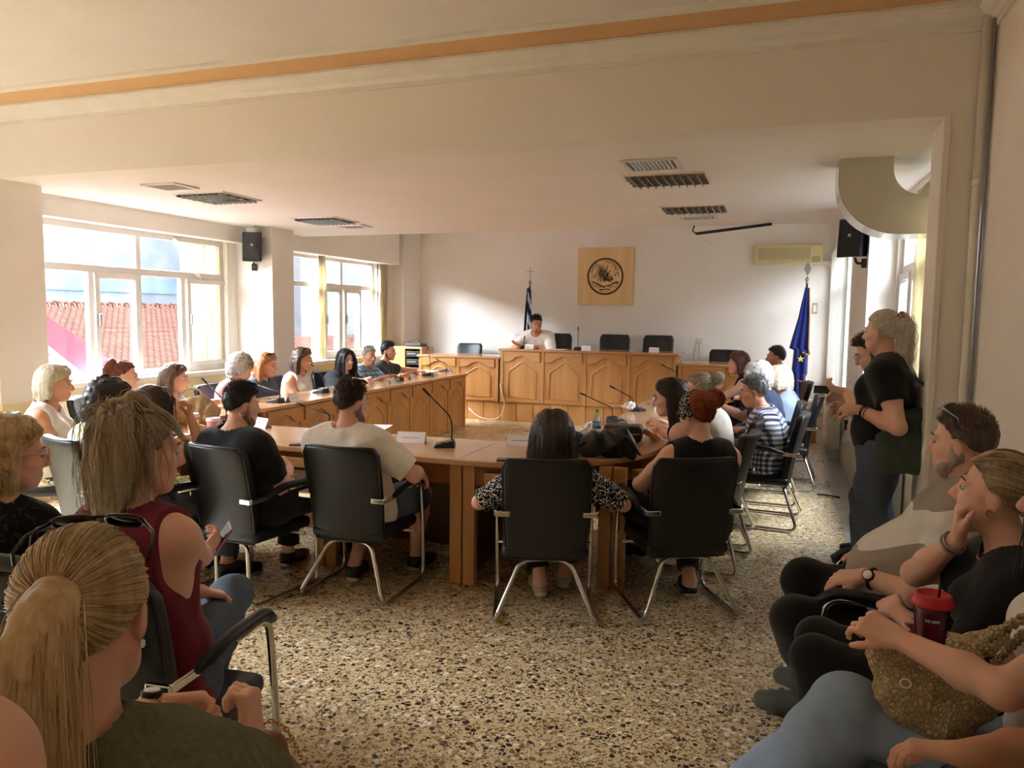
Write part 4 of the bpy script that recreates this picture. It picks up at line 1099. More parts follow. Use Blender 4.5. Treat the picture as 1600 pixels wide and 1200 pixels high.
def make_hair(P, spec, parent):
    """P: person record (Hc, Rh, hs, prims). spec: style, dark, light, L, vol, n, ..."""
    st = spec['style']; near = spec.get('near', 0); n = spec.get('n', 380); rg = np.random.default_rng(spec.get('seed', 5))
    Hc, Rh, hs = P['Hc'], P['Rh'], P['hs']; toW = lambda q: Hc + (q * hs) @ Rh.T; dirW = lambda d: d @ Rh.T
    vol = spec.get('vol', .012); Lh = spec.get('L', .3); rad = spec.get('rad', .0022 if near else .0036); hv_ = spec.get('h', .005 if near else .008)
    body = [p for p in P['prims'] if p.reg in ('torso', 'neck', 'uarm') and p.t == 'c']
    def collide(p, g=0.0):
        q = (p - Hc) @ Rh / hs - CC; r = CR + spec.get('gap', .008) + g; k = np.linalg.norm(q / r, axis=1)[:, None]; p = np.where(k < 1, Hc + ((q / np.maximum(k, 1e-6) + CC) * hs) @ Rh.T, p)
        q = (p - Hc) @ Rh / hs       # keep the face clear
        fm = (q[:, 1] > .035) & (np.abs(q[:, 0]) < .07) & (q[:, 2] < .05) & (q[:, 2] > -.16)
        q[fm, 0] = np.where(q[fm, 0] >= 0, .07, -.07) ; q[fm, 1] *= .93
        p = np.where(fm[:, None], Hc + (q * hs) @ Rh.T, p)
        if spec.get('tuck'):
            q = (p - Hc) @ Rh / hs; ym = np.where(q[:, 2] < .03, -.012, -.012 + (q[:, 2] - .03) * 1.5); fm = (q[:, 1] > ym) & (q[:, 2] < .088) & (q[:, 2] > -.15); q[fm, 1] = ym[fm]; p = np.where(fm[:, None], Hc + (q * hs) @ Rh.T, p)
        for b in body:
            ba = b.b - b.a; t = np.clip(((p - b.a) @ ba) / (ba @ ba + 1e-9), 0, 1); c = b.a + t[:, None] * ba; r = b.ra + (b.rb - b.ra) * t + .016 + g; e = p - c; d = np.linalg.norm(e, axis=1)
            m = d < r; p = np.where(m[:, None], c + e / (d[:, None] + 1e-9) * r[:, None], p)
        return p
    prims = []; paths = []; radii = rad
    part = spec.get('part', 0.0)
    def roots(k, lift=.004, seed=0): d = scalp_dirs(k, spec.get('seed', 5) + seed); return d, on_skull(d, lift)
    capt = {'long': vol, 'pony': vol * .6, 'bun': vol * .7, 'short': spec.get('cap', .008), 'curly': vol}[st]
    if st in ('long', 'curly'):
        def flow(k, seed, lift):
            d, r = roots(k, lift, seed); sd = np.sign(d[:, 0] - part + 1e-6)
            xw = np.where(d[:, 1] < -.15, .9 * np.clip((d[:, 2] - .3) * .9, .0, 1), .9); t = np.stack([sd * xw, np.full(len(d), -.25) - .3 * (d[:, 1] < 0) + spec.get('fwd', 0), np.full(len(d), -.2)], 1); t = t - d * np.sum(t * d, 1)[:, None] + d * spec.get('lift', .25); t /= np.linalg.norm(t, axis=1)[:, None]
            Ln = Lh * rg.uniform(.86, 1.08, len(d)) * (.62 + .38 * np.clip((d[:, 2] + .5) / 1.2, 0, 1))
            return toW(r), dirW(t), Ln
        K = spec.get('K', 13)
        cw = (spec.get('wave', .0), spec.get('wl', .07))
        p0, t0, ln = flow(spec.get('bulk', 130), 1, .004)
        bulk = grow(p0, t0, ln, K, collide, (0, 0, -1), .6, rg, .05, cw[0] * .6, cw[1])
        for s in bulk:
            rr = np.linspace(.013, .008, K) * spec.get('br', 1.0)
            for i in range(K - 1): prims.append(C('hair', s[i], s[i + 1], rr[i], rr[i + 1], .018))
        p0, t0, ln = flow(n, 2, vol * .7)
        paths = grow(p0, t0, ln, K, lambda p: collide(p, .011 * spec.get('br', 1.0)), (0, 0, -1), .6, rg, spec.get('fluff', .06), cw[0], cw[1])
    elif st in ('pony', 'bun'):
        T = nrm(spec.get('tie', (0, -.85, .45))); d, r = roots(n, 0, 2); K = 10; u = np.linspace(0, 1, K)[None, :, None]
        w = np.clip(np.sum(d * T, 1), -1, 1); om = np.arccos(w)[:, None, None]
        D = (np.sin((1 - u) * om) * d[:, None, :] + np.sin(u * om) * T) / np.maximum(np.sin(om), 1e-3)
        lift = vol * .55 + rg.uniform(0, vol * .6, len(d))[:, None] * np.sin(np.linspace(0, math.pi, K))[None, :]
        pa = CC + D / np.linalg.norm(D / (CR + lift[:, :, None]), axis=2)[:, :, None]
        A = toW(pa.reshape(-1, 3)).reshape(pa.shape) + rg.normal(size=(len(d), 1, 3)) * .0015
        Tp = toW((CC + T / np.linalg.norm(T / (CR + .012)))[None])[0]; Td = dirW(T[None])[0]
        P['tie'] = Tp
        if st == 'pony':
            m = spec.get('tail_n', n); K2 = spec.get('K', 16); tr = spec.get('tail_r', .03)
            def tail(m, sp):
                o = rg.normal(size=(m, 3)) * sp * .35; td = Td[None] * spec.get('out', .55) + np.array([[0, 0, spec.get('up', .2)]]) + rg.normal(size=(m, 3)) * spec.get('spread', .16)
                td /= np.linalg.norm(td, axis=1)[:, None]
                return grow(Tp + o, td, Lh * rg.uniform(.75, 1.06, m), K2, collide, spec.get('grav', (0, 0, -1)), spec.get('stiff', .6), rg, spec.get('fluff', .03), spec.get('wave', 0), spec.get('wl', .08))
            for s in tail(spec.get('bulk', 40), spec.get('tail_sp', .03)):
                rr = np.linspace(.012, .007, K2) * spec.get('br', 1.0)
                for i in range(K2 - 1): prims.append(C('hair', s[i], s[i + 1], rr[i], rr[i + 1], .014))
            B = tail(m, spec.get('tail_sp', .03) * 1.5)
        else:
            br = spec.get('bun_r', .045); c = Tp + Td * br * .8
            prims.append(E('hair', c, (br * 1.1, br * .9, br), None, .02)); m = spec.get('tail_n', n // 2); K2 = 16
            th = rg.uniform(0, 6.28, m)[:, None] + np.linspace(0, 4.2, K2)[None]; tl = rg.normal(size=(m, 3)); tl /= np.linalg.norm(tl, axis=1)[:, None]
            e1 = np.cross(tl, rg.normal(size=(m, 3))); e1 /= np.linalg.norm(e1, axis=1)[:, None]; e2 = np.cross(tl, e1)
            rr = br * rg.uniform(.85, 1.18, (m, 1))
            B = c + rr[:, :, None] * (e1[:, None, :] * np.cos(th)[:, :, None] + e2[:, None, :] * np.sin(th)[:, :, None])
        paths = (A, B)
    elif st == 'short':
        d, r = roots(n, capt * .4, 2); K = 5
        cmb = np.asarray(spec.get('comb', (0, .3, .4)), float); t = d * .75 + cmb + rg.normal(size=d.shape) * .18
        t /= np.linalg.norm(t, axis=1)[:, None]; top = np.clip((d[:, 2] - .1) / .7, 0, 1)
        ln = spec.get('side', .008) + (spec.get('top', .03) - spec.get('side', .008)) * top
        paths = grow(toW(r), dirW(t), ln * rg.uniform(.7, 1.15, len(d)), K, lambda p: p, (0, 0, -.3), .85, rg, .1)
    # cap under the strands
    pts = [E('hair', toW(CC[None])[0], tuple((CR + capt) * hs), Rh, .02)]
    fld = Field(pts + prims, hv_)
    def hairline(X, Y, Z):
        x, y, z = X - Hc[0], Y - Hc[1], Z - Hc[2]
        q = [(x * Rh[0, i] + y * Rh[1, i] + z * Rh[2, i]) / hs - CC[i] for i in range(3)]
        ph = np.arctan2(np.abs(q[0]), q[1]); rr = np.sqrt(q[0] ** 2 + q[1] ** 2 + q[2] ** 2) + 1e-6
        el = np.degrees(np.arcsin(np.clip(q[2] / rr, -1, 1))); return (elmin(ph) - el) * .0018, rr
    # the cap is cut at the hairline, the locks are not
    cap = Field(pts, hv_, 0.0); X, Y, Z = cap.grid(); cut, rr = hairline(X, Y, Z); cap.F = np.maximum(cap.F, cut.astype(np.float32))
    cap.rumple(spec.get('rum', .003), 160 if near else 110, 3)
    v, q = cap.mesh(); VV = [v]; QQ = [q]; HH = [np.full(len(v), spec.get('base', .32))]
    if prims:
        f2 = Field(prims, hv_); f2.rumple(.002, 190, 4); v, q = f2.mesh(); QQ.append(q + len(VV[0])); VV.append(v); HH.append(np.full(len(v), spec.get('base2', .45)))
    for pth in (paths if isinstance(paths, tuple) else (paths,)):
        if len(pth):
            vals = None
            v, q, hv = strands_mesh(pth, radii, rg, 3); QQ.append(q + sum(len(a) for a in VV)); VV.append(v); HH.append(hv)
    o = np_obj('hair', np.concatenate(VV), np.concatenate(QQ), hair_mat(spec['dark'], spec['light']), parent)
    a = o.data.attributes.new('hv', 'FLOAT', 'POINT'); a.data.foreach_set('value', np.concatenate(HH).astype(np.float32))
    return o

# ---- a whole person
def person(label, head, face, look=None, pose='sit', lean=.10, slide=0.0, w=1.0, bust=0.0, belly=0.0, hs=1.0, sk='light', arms={}, legs={}, hair=None, shirt=None, pants=None,
           shoes=None, beard=None, glasses=None, h=.009, lat=0.0, hipz=None, face_on=True, twist=0.0, seat=0.0, arm_s=None, neck=.0, group='people in the council room', skirt=False, seat_label=None, coff=.0, crot=0.0, clat=.0):
    """head: world point of the head's middle; face: torso direction (deg); look: (direction deg, pitch, roll) of the head."""
    head = np.array(head, float); fz = R(face - 90); Rz = rotz(fz)
    hz = hipz if hipz is not None else ((.465 + seat) if pose == 'sit' else .90)
    root = np.array([head[0], head[1], 0.0]) - Rz @ V3(lat, lean, 0)
    L = lambda p: Rz.T @ (np.array(p, float) - root)               # world -> person
    Hc = L(head); lk = look if look is not None else (face, -4, 0)
    Rh = rotz(R(lk[0] - face)) @ rotx(R(lk[1])) @ roty(R(lk[2]))
    up = nrm(Hc - V3(0, 0, hz))
    Nb = Hc + Rh @ V3(0, -.03, -.09) * hs * .5 + V3(0, -.02, -.045) * hs - up * .085 * hs + V3(0, -.01 - .02 * (pose == 'sit'), 0)
    pel = V3(0, 0, hz); ax = Nb - pel; T = np.linalg.norm(ax); ts = T / .53; u = ax / T
    fw = nrm(np.cross(u, V3(1, 0, 0))); fw = fw if fw[1] > 0 else -fw
    tw = R(twist); rt = nrm(V3(math.cos(tw), math.sin(tw), 0) - u * (V3(math.cos(tw), math.sin(tw), 0) @ u)); fs = np.cross(u, rt)
    sp = lambda t, r=1.0: pel + ax * t + fs * (-.025 * math.sin(math.pi * min(1, t)) * r)
    P = []
    tor = lambda *a, **k: P.append(C('torso', *a, **k))
    hx = V3(1, 0, 0)
    tor(pel - hx * .085 * w + V3(0, -.02, -.0), pel + hx * .085 * w + V3(0, -.02, 0), .118 * w, k=.06)
    tor(sp(.25) - rt * .075 * w, sp(.25) + rt * .075 * w, .105 * w, k=.06)
    tor(sp(.5) - rt * .072 * w, sp(.5) + rt * .072 * w, .100 * w, k=.06)
    tor(sp(.7) - rt * .085 * w, sp(.7) + rt * .085 * w, .100 * w, k=.06)
    tor(sp(.84) - rt * .10 * w, sp(.84) + rt * .10 * w, .084 * w, k=.05)
    if belly: P.append(C('torso', sp(.22) - rt * .05 + fs * .07 * belly, sp(.22) + rt * .05 + fs * .07 * belly, .105 * w, k=.07)); P.append(C('torso', sp(.4) - rt * .04 + fs * .06 * belly, sp(.4) + rt * .04 + fs * .06 * belly, .095 * w, k=.07))
    for s in (-1, 1):
        if bust: P.append(C('torso', sp(.66) + rt * s * .07 + fs * .085, sp(.68) + rt * s * .072 + fs * (.085 + .02 * bust), .058 * (.7 + .3 * bust), k=.04))
        else: P.append(C('torso', sp(.74) + rt * s * .07 + fs * .055, sp(.76) + rt * s * .06 + fs * .058, .055 * w, k=.05))
    sh = {}; asc = arm_s if arm_s else min(1.06, max(.92, ts)); el = {}; wr = {}
    for sd, s in (('R', 1), ('L', -1)):
        sh[sd] = Nb - u * .062 + rt * s * .168 * w
        tor(Nb + u * .012, Nb - u * .035 + rt * s * .12 * w, .05, .05 * w, k=.05); tor(Nb - u * .05 + rt * s * .10 * w, sh[sd] - rt * s * .02, .062 * w, .058 * w, k=.045)
        a = arms.get(sd, 'lap'); l1, l2 = .285 * asc, .245 * asc; pole = V3(s * .5, -.6, -.7); d = None; n = None
        A = a if isinstance(a, dict) else {}
        if isinstance(a, dict): t = L(a['w']) if 'w' in a else V3(*a['l']); pole = V3(*a['pole']) if 'pole' in a else pole; pole = pole * V3(s, 1, 1) if 'pole' in a else pole
        elif a == 'lap': t = V3(s * .06, .30, hz + .15)
        elif a == 'table': t = V3(s * .10, .40, .80)
        elif a == 'rest': t = V3(s * .27, .20, .68)
        elif a == 'cross': t = sp(.42) + V3(-s * .10, .17, 0); pole = V3(s * .8, .2, -.6)
        elif a == 'hang': t = sh[sd] + V3(s * .06, .05, -.52)
        else: t = V3(*a)
        e, t = ik(sh[sd], t, l1, l2, pole); el[sd], wr[sd] = e, t
        P.append(C('uarm' + sd, sh[sd], sh[sd] + (e - sh[sd]) * .5, .056 * w, .047 * w, .035)); P.append(C('uarm' + sd, sh[sd] + (e - sh[sd]) * .5, e, .047 * w, .038 * w, .02))
        P.append(C('farm' + sd, e, e + (t - e) * .35, .039 * w, .040 * w, .02)); P.append(C('farm' + sd, e + (t - e) * .35, t, .040 * w, .0255 * w, .02))
        fd = nrm(t - e); d = L(root + Rz @ V3(*A['d'])) if 'd' in A else None
        d = V3(*A['d']) if 'd' in A else nrm(fd + V3(-s * .25, .1, -.12)); n = V3(*A['n']) if 'n' in A else (V3(0, -.1, -1) if a != 'cross' else V3(0, -1, 0))
        if abs(nrm(d) @ nrm(n)) > .95: n = V3(-s, 0, -.2)
        nn = nrm(np.asarray(n) - nrm(d) * (np.asarray(n) @ nrm(d))); sg = 1 if (np.cross(nrm(d), nn) @ V3(-s, 0, 0)) > 0 else -1
        sg = A.get('sg', (-1 if s > 0 else 1))
        P += hand_prims(t + nrm(d) * .004, d, n, sg, .97 * (1.05 if w > 1.02 else .95), A.get('curl', .45), A.get('spread', 0), A.get('thumb', .5))
    # legs
    kn = {}; an = {}
    for sd, s in (('R', 1), ('L', -1)):
        g = legs.get(sd, {}); hj = pel + V3(s * .088 * w, 0, -.01)
        g = dict(g)
        if 'kw' in g: g['k'] = L(g['kw'])
        if 'aw' in g: g['a'] = L(g['aw'])
        if pose == 'sit':
            k_ = V3(*g['k']) if 'k' in g else V3(s * (.11 + g.get('splay', 0)), .43 + slide, hz + .015)
            a_ = V3(*g['a']) if 'a' in g else V3(s * (.11 + g.get('splay', 0) * .8), .40 + g.get('fwd', 0), .085)
        else:
            k_ = V3(*g['k']) if 'k' in g else V3(s * .10, .03, .49); a_ = V3(*g['a']) if 'a' in g else V3(s * .10, -.01, .085)
        kn[sd], an[sd] = k_, a_
        P.append(C('thigh' + sd, hj, hj + (k_ - hj) * .5, .092 * w, .080 * w, .04)); P.append(C('thigh' + sd, hj + (k_ - hj) * .5, k_, .080 * w, .058 * w, .03))
        mid = k_ + (a_ - k_) * .3 + V3(0, -.012, 0); P.append(C('shin' + sd, k_, mid, .056 * w, .054 * w, .025)); P.append(C('shin' + sd, mid, a_, .053 * w, .035, .025))
        ft = nrm(V3(*g['toe'])) if 'toe' in g else nrm(V3(s * .18, 1, -.42)); heel = a_ + V3(0, 0, -.045) - ft * V3(1, 1, 0) * .03; ball = a_ + ft * .15; ball[2] = max(ball[2], .022) if 'toe' not in g else ball[2]
        P.append(C('foot' + sd, a_, heel, .034, .030, .02)); P.append(C('foot' + sd, a_ + V3(0, 0, -.02), ball, .034, .026, .03)); P.append(C('foot' + sd, ball, ball + ft * V3(1, 1, .1) * .055, .026, .020, .02)); g['_f'] = (heel, ball, ft)
        legs = dict(legs); legs[sd] = g
    # neck and head
    hp = lambda *q: Hc + Rh @ (V3(*q) * hs)
    P.append(C('neck', Nb - u * .03, hp(0, -.022, -.075), .057 * (1 + neck), .052 * hs * (1 + neck), .03))
    he = lambda c, r, k=.02, ro=None: P.append(E('head', hp(*c), tuple(x * hs for x in r), Rh if ro is None else Rh @ ro, k))
    hc = lambda a, b, ra, rb=None, k=.012: P.append(C('head', hp(*a), hp(*b), ra * hs, (ra if rb is None else rb) * hs, k))
    he(CC, CR - .006, .012); he((0, .03, -.028), (.057, .061, .082), .012)
    hc((-.030, .030, -.082), (.030, .030, -.082), .026, k=.03); hc((-.012, .062, -.098), (.012, .062, -.098), .017, k=.02)
    for s in (-1, 1):
        hc((s * .056, -.004, -.045), (s * .030, .045, -.092), .019, .017, .03); hc((s * .044, .056, -.026), (s * .054, .03, -.02), .018, .016, .025)
        he((s * .077, -.010, -.006), (.009, .019, .031), .008, rotx(R(-12)) @ rotz(R(s * 22)))
        hc((s * .014, .086, .0235), (s * .040, .070, .021), .0085, .008, .014)
        hc((s * .009, .096, -.036), (s * .010, .090, -.037), .0075, .006, .008)
    hc((0, .084, .012), (0, .1065, -.029), .0085, .0125, .012)
    hc((-.020, .078, -.062), (.020, .078, -.062), .0085, k=.012); hc((-.014, .080, -.072), (.014, .080, -.072), .0085, k=.012); hc((0, .076, -.085), (0, .076, -.085), .010, k=.02)
    subs = []
    for s in (-1, 1): subs.append(E('x', hp(s * .031, .100, .0035), tuple(q * hs for q in (.017, .018, .0125)), Rh, .012)); subs.append(E('x', hp(s * .088, .0, -.004), tuple(q * hs for q in (.008, .009, .016)), Rh, .005))
    rec = dict(Hc=Hc, Rh=Rh, hs=hs, prims=[q if not q.reg.startswith('uarm') else Prim(q.t, q.a, q.b, q.ra, q.rb, q.k, 'uarm') for q in P], L=L, sh=sh, el=el, wr=wr, kn=kn, an=an, Rz=Rz, root=root, hp=hp, sp=sp, fs=fs, rt=rt, u=u, Nb=Nb)
    F = Field(P, h, 0, subs)
    body = F.obj('person', SKIN[sk]); body.location = root; body.rotation_euler = (0, 0, fz); tag(body, label, 'person', group)
    rec['o'] = body
    if seat_label:
        q_ = root + Rz @ V3(clat, coff, 0); chair(q_[0], q_[1], face + crot, seat_label)
    # face details
    if face_on:
        for s in (-1, 1):
            m = MB(); c = hp(s * .031, .0765, .0035); r_ = .0118 * hs; fwv = Rh @ V3(0, 1, 0); m.ball(c, r_, 14, 10)
            e = m.build('eye', [M['eye'], M['iris']], body, True)
            e.data.polygons.foreach_set('material_index', [1 if (np.array(q.center) - c) @ fwv > r_ * .74 else 0 for q in e.data.polygons])
        hd = (hair or {}).get('dark', '2a1d16')
        for s in (-1, 1):
            m = MB(); m.tube([hp(s * .013, .093, .025), hp(s * .028, .089, .031), hp(s * .046, .073, .025)], [.0028 * hs, .0034 * hs, .0018 * hs], 6)
            m.build('eyebrow', hair_mat(hd, hd), body, True)
        m = MB(); m.tube([hp(-.023, .0805, -.066), hp(-.010, .0875, -.0625), hp(0, .0875, -.064), hp(.010, .0875, -.0625), hp(.023, .0805, -.066)], [.001 * hs, .0042 * hs, .0036 * hs, .0042 * hs, .001 * hs], 7)
        m.tube([hp(-.021, .0805, -.0675), hp(-.008, .0875, -.0725), hp(.008, .0875, -.0725), hp(.021, .0805, -.0675)], [.001 * hs, .005 * hs, .005 * hs, .001 * hs], 7); m.build('lips', M['lips'], body, True)
    ch = [q for q in P]
    reg = lambda *ks: [q for q in ch if any(q.reg.startswith(k) for k in ks)]
    if shirt is not None:
        S = dict(infl=.016, sleeve=.55, hem=-.05, neck=.082, neckz=0.0, nf=.02, rum=.004, loose=.006); S.update(shirt)
        pr = list(reg('torso'))
        for sd, s in (('R', 1), ('L', -1)):
            f = S['sleeve']
            if f > 0:
                q = sh[sd] + (el[sd] - sh[sd]) * min(f, 1); dn = nrm(el[sd] - sh[sd])
                for b in reg('uarm' + sd): pr.append(C('s', b.a, b.b, b.ra + S['loose'], b.rb + S['loose'] * (1.8 if f < 1 else 1), b.k, (q, dn) if f <= 1 else None))
                if f > 1:
                    q = el[sd] + (wr[sd] - el[sd]) * (f - 1); dn = nrm(wr[sd] - el[sd])
                    for b in reg('farm' + sd): pr.append(C('s', b.a, b.b, b.ra + S['loose'], b.rb + S['loose'], b.k, (q, dn)))
        for t_, r_ in S.get('flare', ()): pr.append(C('s', sp(t_) - rt * .06 * w, sp(t_) + rt * .06 * w, r_, k=.06))
        G = Field(pr, h, S['infl'])
        hz0 = hz + S['hem']
        G.half((0, 0, hz0), (0, -.15, -1))
        nc = Nb + u * (.045 + S['neckz']) + fs * S['nf']; rn = S['neck']
        G.keep(lambda X, Y, Z: rn - np.sqrt((X - nc[0]) ** 2 + (Y - nc[1]) ** 2 + (Z - nc[2]) ** 2))
        if S['sleeve'] <= 0:
            ww = S.get('strap', .150) * w
            for sd, s in (('R', 1), ('L', -1)):
                o_ = Nb + rt * s * ww; G.half(o_, rt * s + u * .12)
        G.rumple(S['rum'], S.get('freq', 38), hash(label) % 97 if False else len(label))
        so = G.obj('shirt' if 'name' not in S else S['name'], S['mat'], body); rec['shirt'] = so
    if pants is not None:
        S = dict(infl=.014, loose=.010, ankle=.86, waist=.10, rum=.005, flare=0.0); S.update(pants)
        wc = (V3(0, 0, hz + S['waist']), V3(0, -.3, 1)); pr = [C('p', q.a, q.b, q.ra - .012 * i, q.rb - .012 * i, q.k, wc) for i, q in enumerate(reg('torso')[:2])]
        for sd in ('R', 'L'):
            pr += [C('p', q.a, q.b, q.ra, q.rb, q.k) for q in reg('thigh' + sd)]
            if S['ankle'] > 0:
                e_ = kn[sd] + (an[sd] - kn[sd]) * S['ankle']; dn = nrm(an[sd] - kn[sd])
                for q in reg('shin' + sd): pr.append(C('p', q.a, q.b, q.ra + S['loose'], q.rb + S['loose'] * 1.4 + (S['flare'] if q.rb < .04 else 0), q.k, (e_, dn)))
            else:
                e_ = kn[sd]; dn = nrm(kn[sd] - pel); pr = [q if q.rb > .07 * w or q.cut else Prim(q.t, q.a, q.b, q.ra + .012, q.rb + .02, q.k, 'p', None, (e_ - dn * .02, dn)) if (q.b is not None and np.allclose(q.b, kn[sd])) else q for q in pr]
        if skirt: pr.append(C('p', pel + V3(0, .1, 0), (kn['R'] + kn['L']) / 2, .14, .11, .08))
        G = Field(pr, h, S['infl'])
        if pose != 'sit': G.half((0, 0, hz + S['waist']), (0, 0, 1))
        G.rumple(S['rum'], 30, 11); rec['pants'] = G.obj(S.get('name', 'trousers'), S['mat'], body)
    if shoes is not None:
        S = dict(mat=M['black'], sole=M['sole'], infl=.011, low=False); S.update(shoes)
        for sd in ('R', 'L'):
            heel, ball, ft = legs[sd]['_f']; pr = reg('foot' + sd); zt = an[sd][2] - (.025 if S['low'] else -.005)
            fu = nrm(np.cross(np.cross(ft, V3(0, 0, 1)), ft)); zb = min(heel[2], ball[2]) - .036
            G = Field(pr, min(h, .007), S['infl']); G.half((0, 0, zt), (0, 0, 1)); base_o = heel - fu * .03
            G.half(base_o, -fu); so = G.obj('shoe', S['mat'], body)
            G = Field(pr, min(h, .007), S['infl'] + .007); G.half(base_o - fu * .014, -fu); G.half(base_o + fu * .008, fu); G.obj('sole', S['sole'], so)
    if hair: make_hair(rec, hair, body)
    if beard:
        pr = [C('b', hp(-.030, .030, -.082), hp(.030, .030, -.082), .030 * hs, k=.03), C('b', hp(-.012, .062, -.098), hp(.012, .062, -.098), .021 * hs, k=.02), C('b', hp(-.02, .076, -.054), hp(.02, .076, -.054), .0085 * hs, k=.006)]
        for s in (-1, 1): pr += [C('b', hp(s * .056, -.004, -.045), hp(s * .030, .045, -.092), .0235 * hs, .021 * hs, .03), C('b', hp(s * .066, .0, -.0), hp(s * .06, .0, -.05), .013 * hs, .018 * hs, .02)]
        G = Field(pr, min(h, .006), beard.get('t', 0.0)); 
        mo = hp(0, .088, -.067); G.keep(lambda X, Y, Z: .013 * hs - np.sqrt((X - mo[0]) ** 2 + (Y - mo[1]) ** 2 + ((Z - mo[2]) * 1.6) ** 2))
        G.rumple(.0025, 260, 2); bo = G.obj('beard', hair_mat(beard['dark'], beard['light']), body)
        bo.data.attributes.new('hv', 'FLOAT', 'POINT').data.foreach_set('value', np.full(len(bo.data.vertices), .4, np.float32))
    if glasses:
        S = dict(kind='eye', mat=M['frame_dark'], lens=None, r=.0022); S.update(glasses)
        if S['kind'] == 'head': g_ = lambda x, y, z: hp(x * 1.10, y * .62 - .008 - z * .6, z * .5 + .119 + (y - .08) * .34)      # pushed up on the hair
        else: g_ = lambda x, y, z: hp(x, y, z)
        m = MB(); lens = MB()
        for s in (-1, 1):
            ring = [g_(s * (.033 + .025 * math.copysign(abs(math.cos(a)) ** .7, math.cos(a))), .106 - .012 * abs(math.cos(a) * .5 + .5) * (s * math.copysign(1, s) > 0) , .002 + .020 * math.copysign(abs(math.sin(a)) ** .75, math.sin(a))) for a in [k * math.pi / 10 for k in range(20)]]
            m.tube(ring, S['r'], 6, closed=True)
            m.tube([g_(s * .058, .094, .008), g_(s * .079, .05, .010), g_(s * .083, .0, .008), g_(s * .080, -.022, -.012)], S['r'], 6)
            if S['lens'] is not None:
                c_ = np.mean(ring, 0); lens.add([c_] + [np.array(q) for q in ring], [(0, i + 1, (i + 1) % 20 + 1) for i in range(20)])
        m.tube([g_(-.010, .108, .008), g_(0, .110, .010), g_(.010, .108, .008)], S['r'], 6)
        go = m.build('sunglasses' if S['lens'] is not None else 'glasses', S['mat'], body, True)
        if S['lens'] is not None:
            lo = lens.build('lens', S['lens'], go, True); k_ = lo.modifiers.new('thick', 'SOLIDIFY'); k_.thickness = .002
    return rec
# ------------------------------------------------------------------ clothes
def pattern_floral(name, base, leaf, leaf2, sc=26):
    t = NT(name); v = t.coord(); n1 = t.noise(v, sc, 2, .5); n2 = t.noise(v, sc * .7, 1, .4)
    c = t.mix(t.math('GREATER_THAN', n1, .56), lin(base), lin(leaf)); c = t.mix(t.math('GREATER_THAN', n2, .62), c, lin(leaf2)); t.base(c); t.set(Roughness=.9, Specular_IOR_Level=.2); return t.m
def pattern_speck(name, a, b, sc=75, th=.52):
    t = NT(name); t.base(t.mix(t.math('GREATER_THAN', t.noise(t.coord(), sc, 1, .4), th), lin(a), lin(b))); t.set(Roughness=.9, Specular_IOR_Level=.2); return t.m
def pattern_check(name, cols, s, rot=(0, 0, 0)):
    """Woven check: two crossing bands, colours for 0, 1 and 2 overlaps."""
    t = NT(name); sp = t.n('ShaderNodeSeparateXYZ'); t.l(t.coord((1, 1, 1), rot), sp.inputs[0])
    h = t.math('ADD', sp.outputs[0], sp.outputs[1])
    a = t.math('GREATER_THAN', t.math('FRACT', t.math('MULTIPLY', h, s)), .5); b = t.math('GREATER_THAN', t.math('FRACT', t.math('MULTIPLY', sp.outputs[2], s)), .5)
    f = t.math('MULTIPLY', t.math('ADD', a, b), .5); t.base(t.ramp(f, [(0, lin(cols[0])), (.3, lin(cols[1])), (.8, lin(cols[2]))], 'CONSTANT')); t.set(Roughness=.9, Specular_IOR_Level=.2)
    return t.m
def pattern_bands(name, a, b, s, rot=(0, 0, 0), off=0.0, duty=.5):
    t = NT(name); sp = t.n('ShaderNodeSeparateXYZ'); t.l(t.coord((1, 1, 1), rot), sp.inputs[0])
    f = t.math('GREATER_THAN', t.math('FRACT', t.math('ADD', t.math('MULTIPLY', sp.outputs[2], s), off)), duty); t.base(t.mix(f, lin(a), lin(b))); t.set(Roughness=.9, Specular_IOR_Level=.2)
    t.bump(t.noise(t.coord(), 260, 2), .2, .0015); return t.m
def denim(name, c):
    t = NT(name); v = t.coord(); a = lin(c); f = t.noise(v, 7, 4); g = t.noise(t.coord((300, 300, 90)), 1.0, 2)
    col = t.ramp(f, [(.3, tuple(x * .82 for x in a[:3]) + (1,)), (.7, tuple(min(1, x * 1.2) for x in a[:3]) + (1,))]); t.base(t.mix(t.math('MULTIPLY', g, .25), col, lin('c9d4e0'))); t.set(Roughness=.85, Specular_IOR_Level=.2); t.bump(g, .2, .001); return t.m
K = {k: fabric('cloth_' + k, c) for k, c in dict(black='121214', offblack='1b1b1e', white='e6e1da', cream='ece5db', maroon='6e1f2e', olive='5d5f4a', pink='e0a9ab', pale_blue='b3c3de', navy='26304a', charcoal='3a3d41', grey='4b4c50', lace_white='e2dcd6', sky='a9bfd8', tank='cfc6b8').items()}
K['floral'] = pattern_floral('cloth_floral', 'dcdcc8', '8fa055', 'c5cfa0'); K['speck'] = pattern_speck('cloth_speckled', '141417', 'd9d6cf', 110, .56)
K['plaid'] = pattern_check('cloth_blue_plaid', ('b9cfdc', '7fa3b8', '56758e'), 17); K['gingham'] = pattern_check('cloth_gingham', ('e4e4ea', '7d8194', '2c3047'), 26)
K['bands'] = pattern_bands('cloth_wide_bands', 'ddd8d2', '9d9288', 5.2, (R(24), 0, 0), .2); K['denim'] = denim('dark_denim', '27384f'); K['denim_l'] = denim('washed_denim', '8ca4c4'); K['denim_m'] = denim('blue_denim', '3d526c')
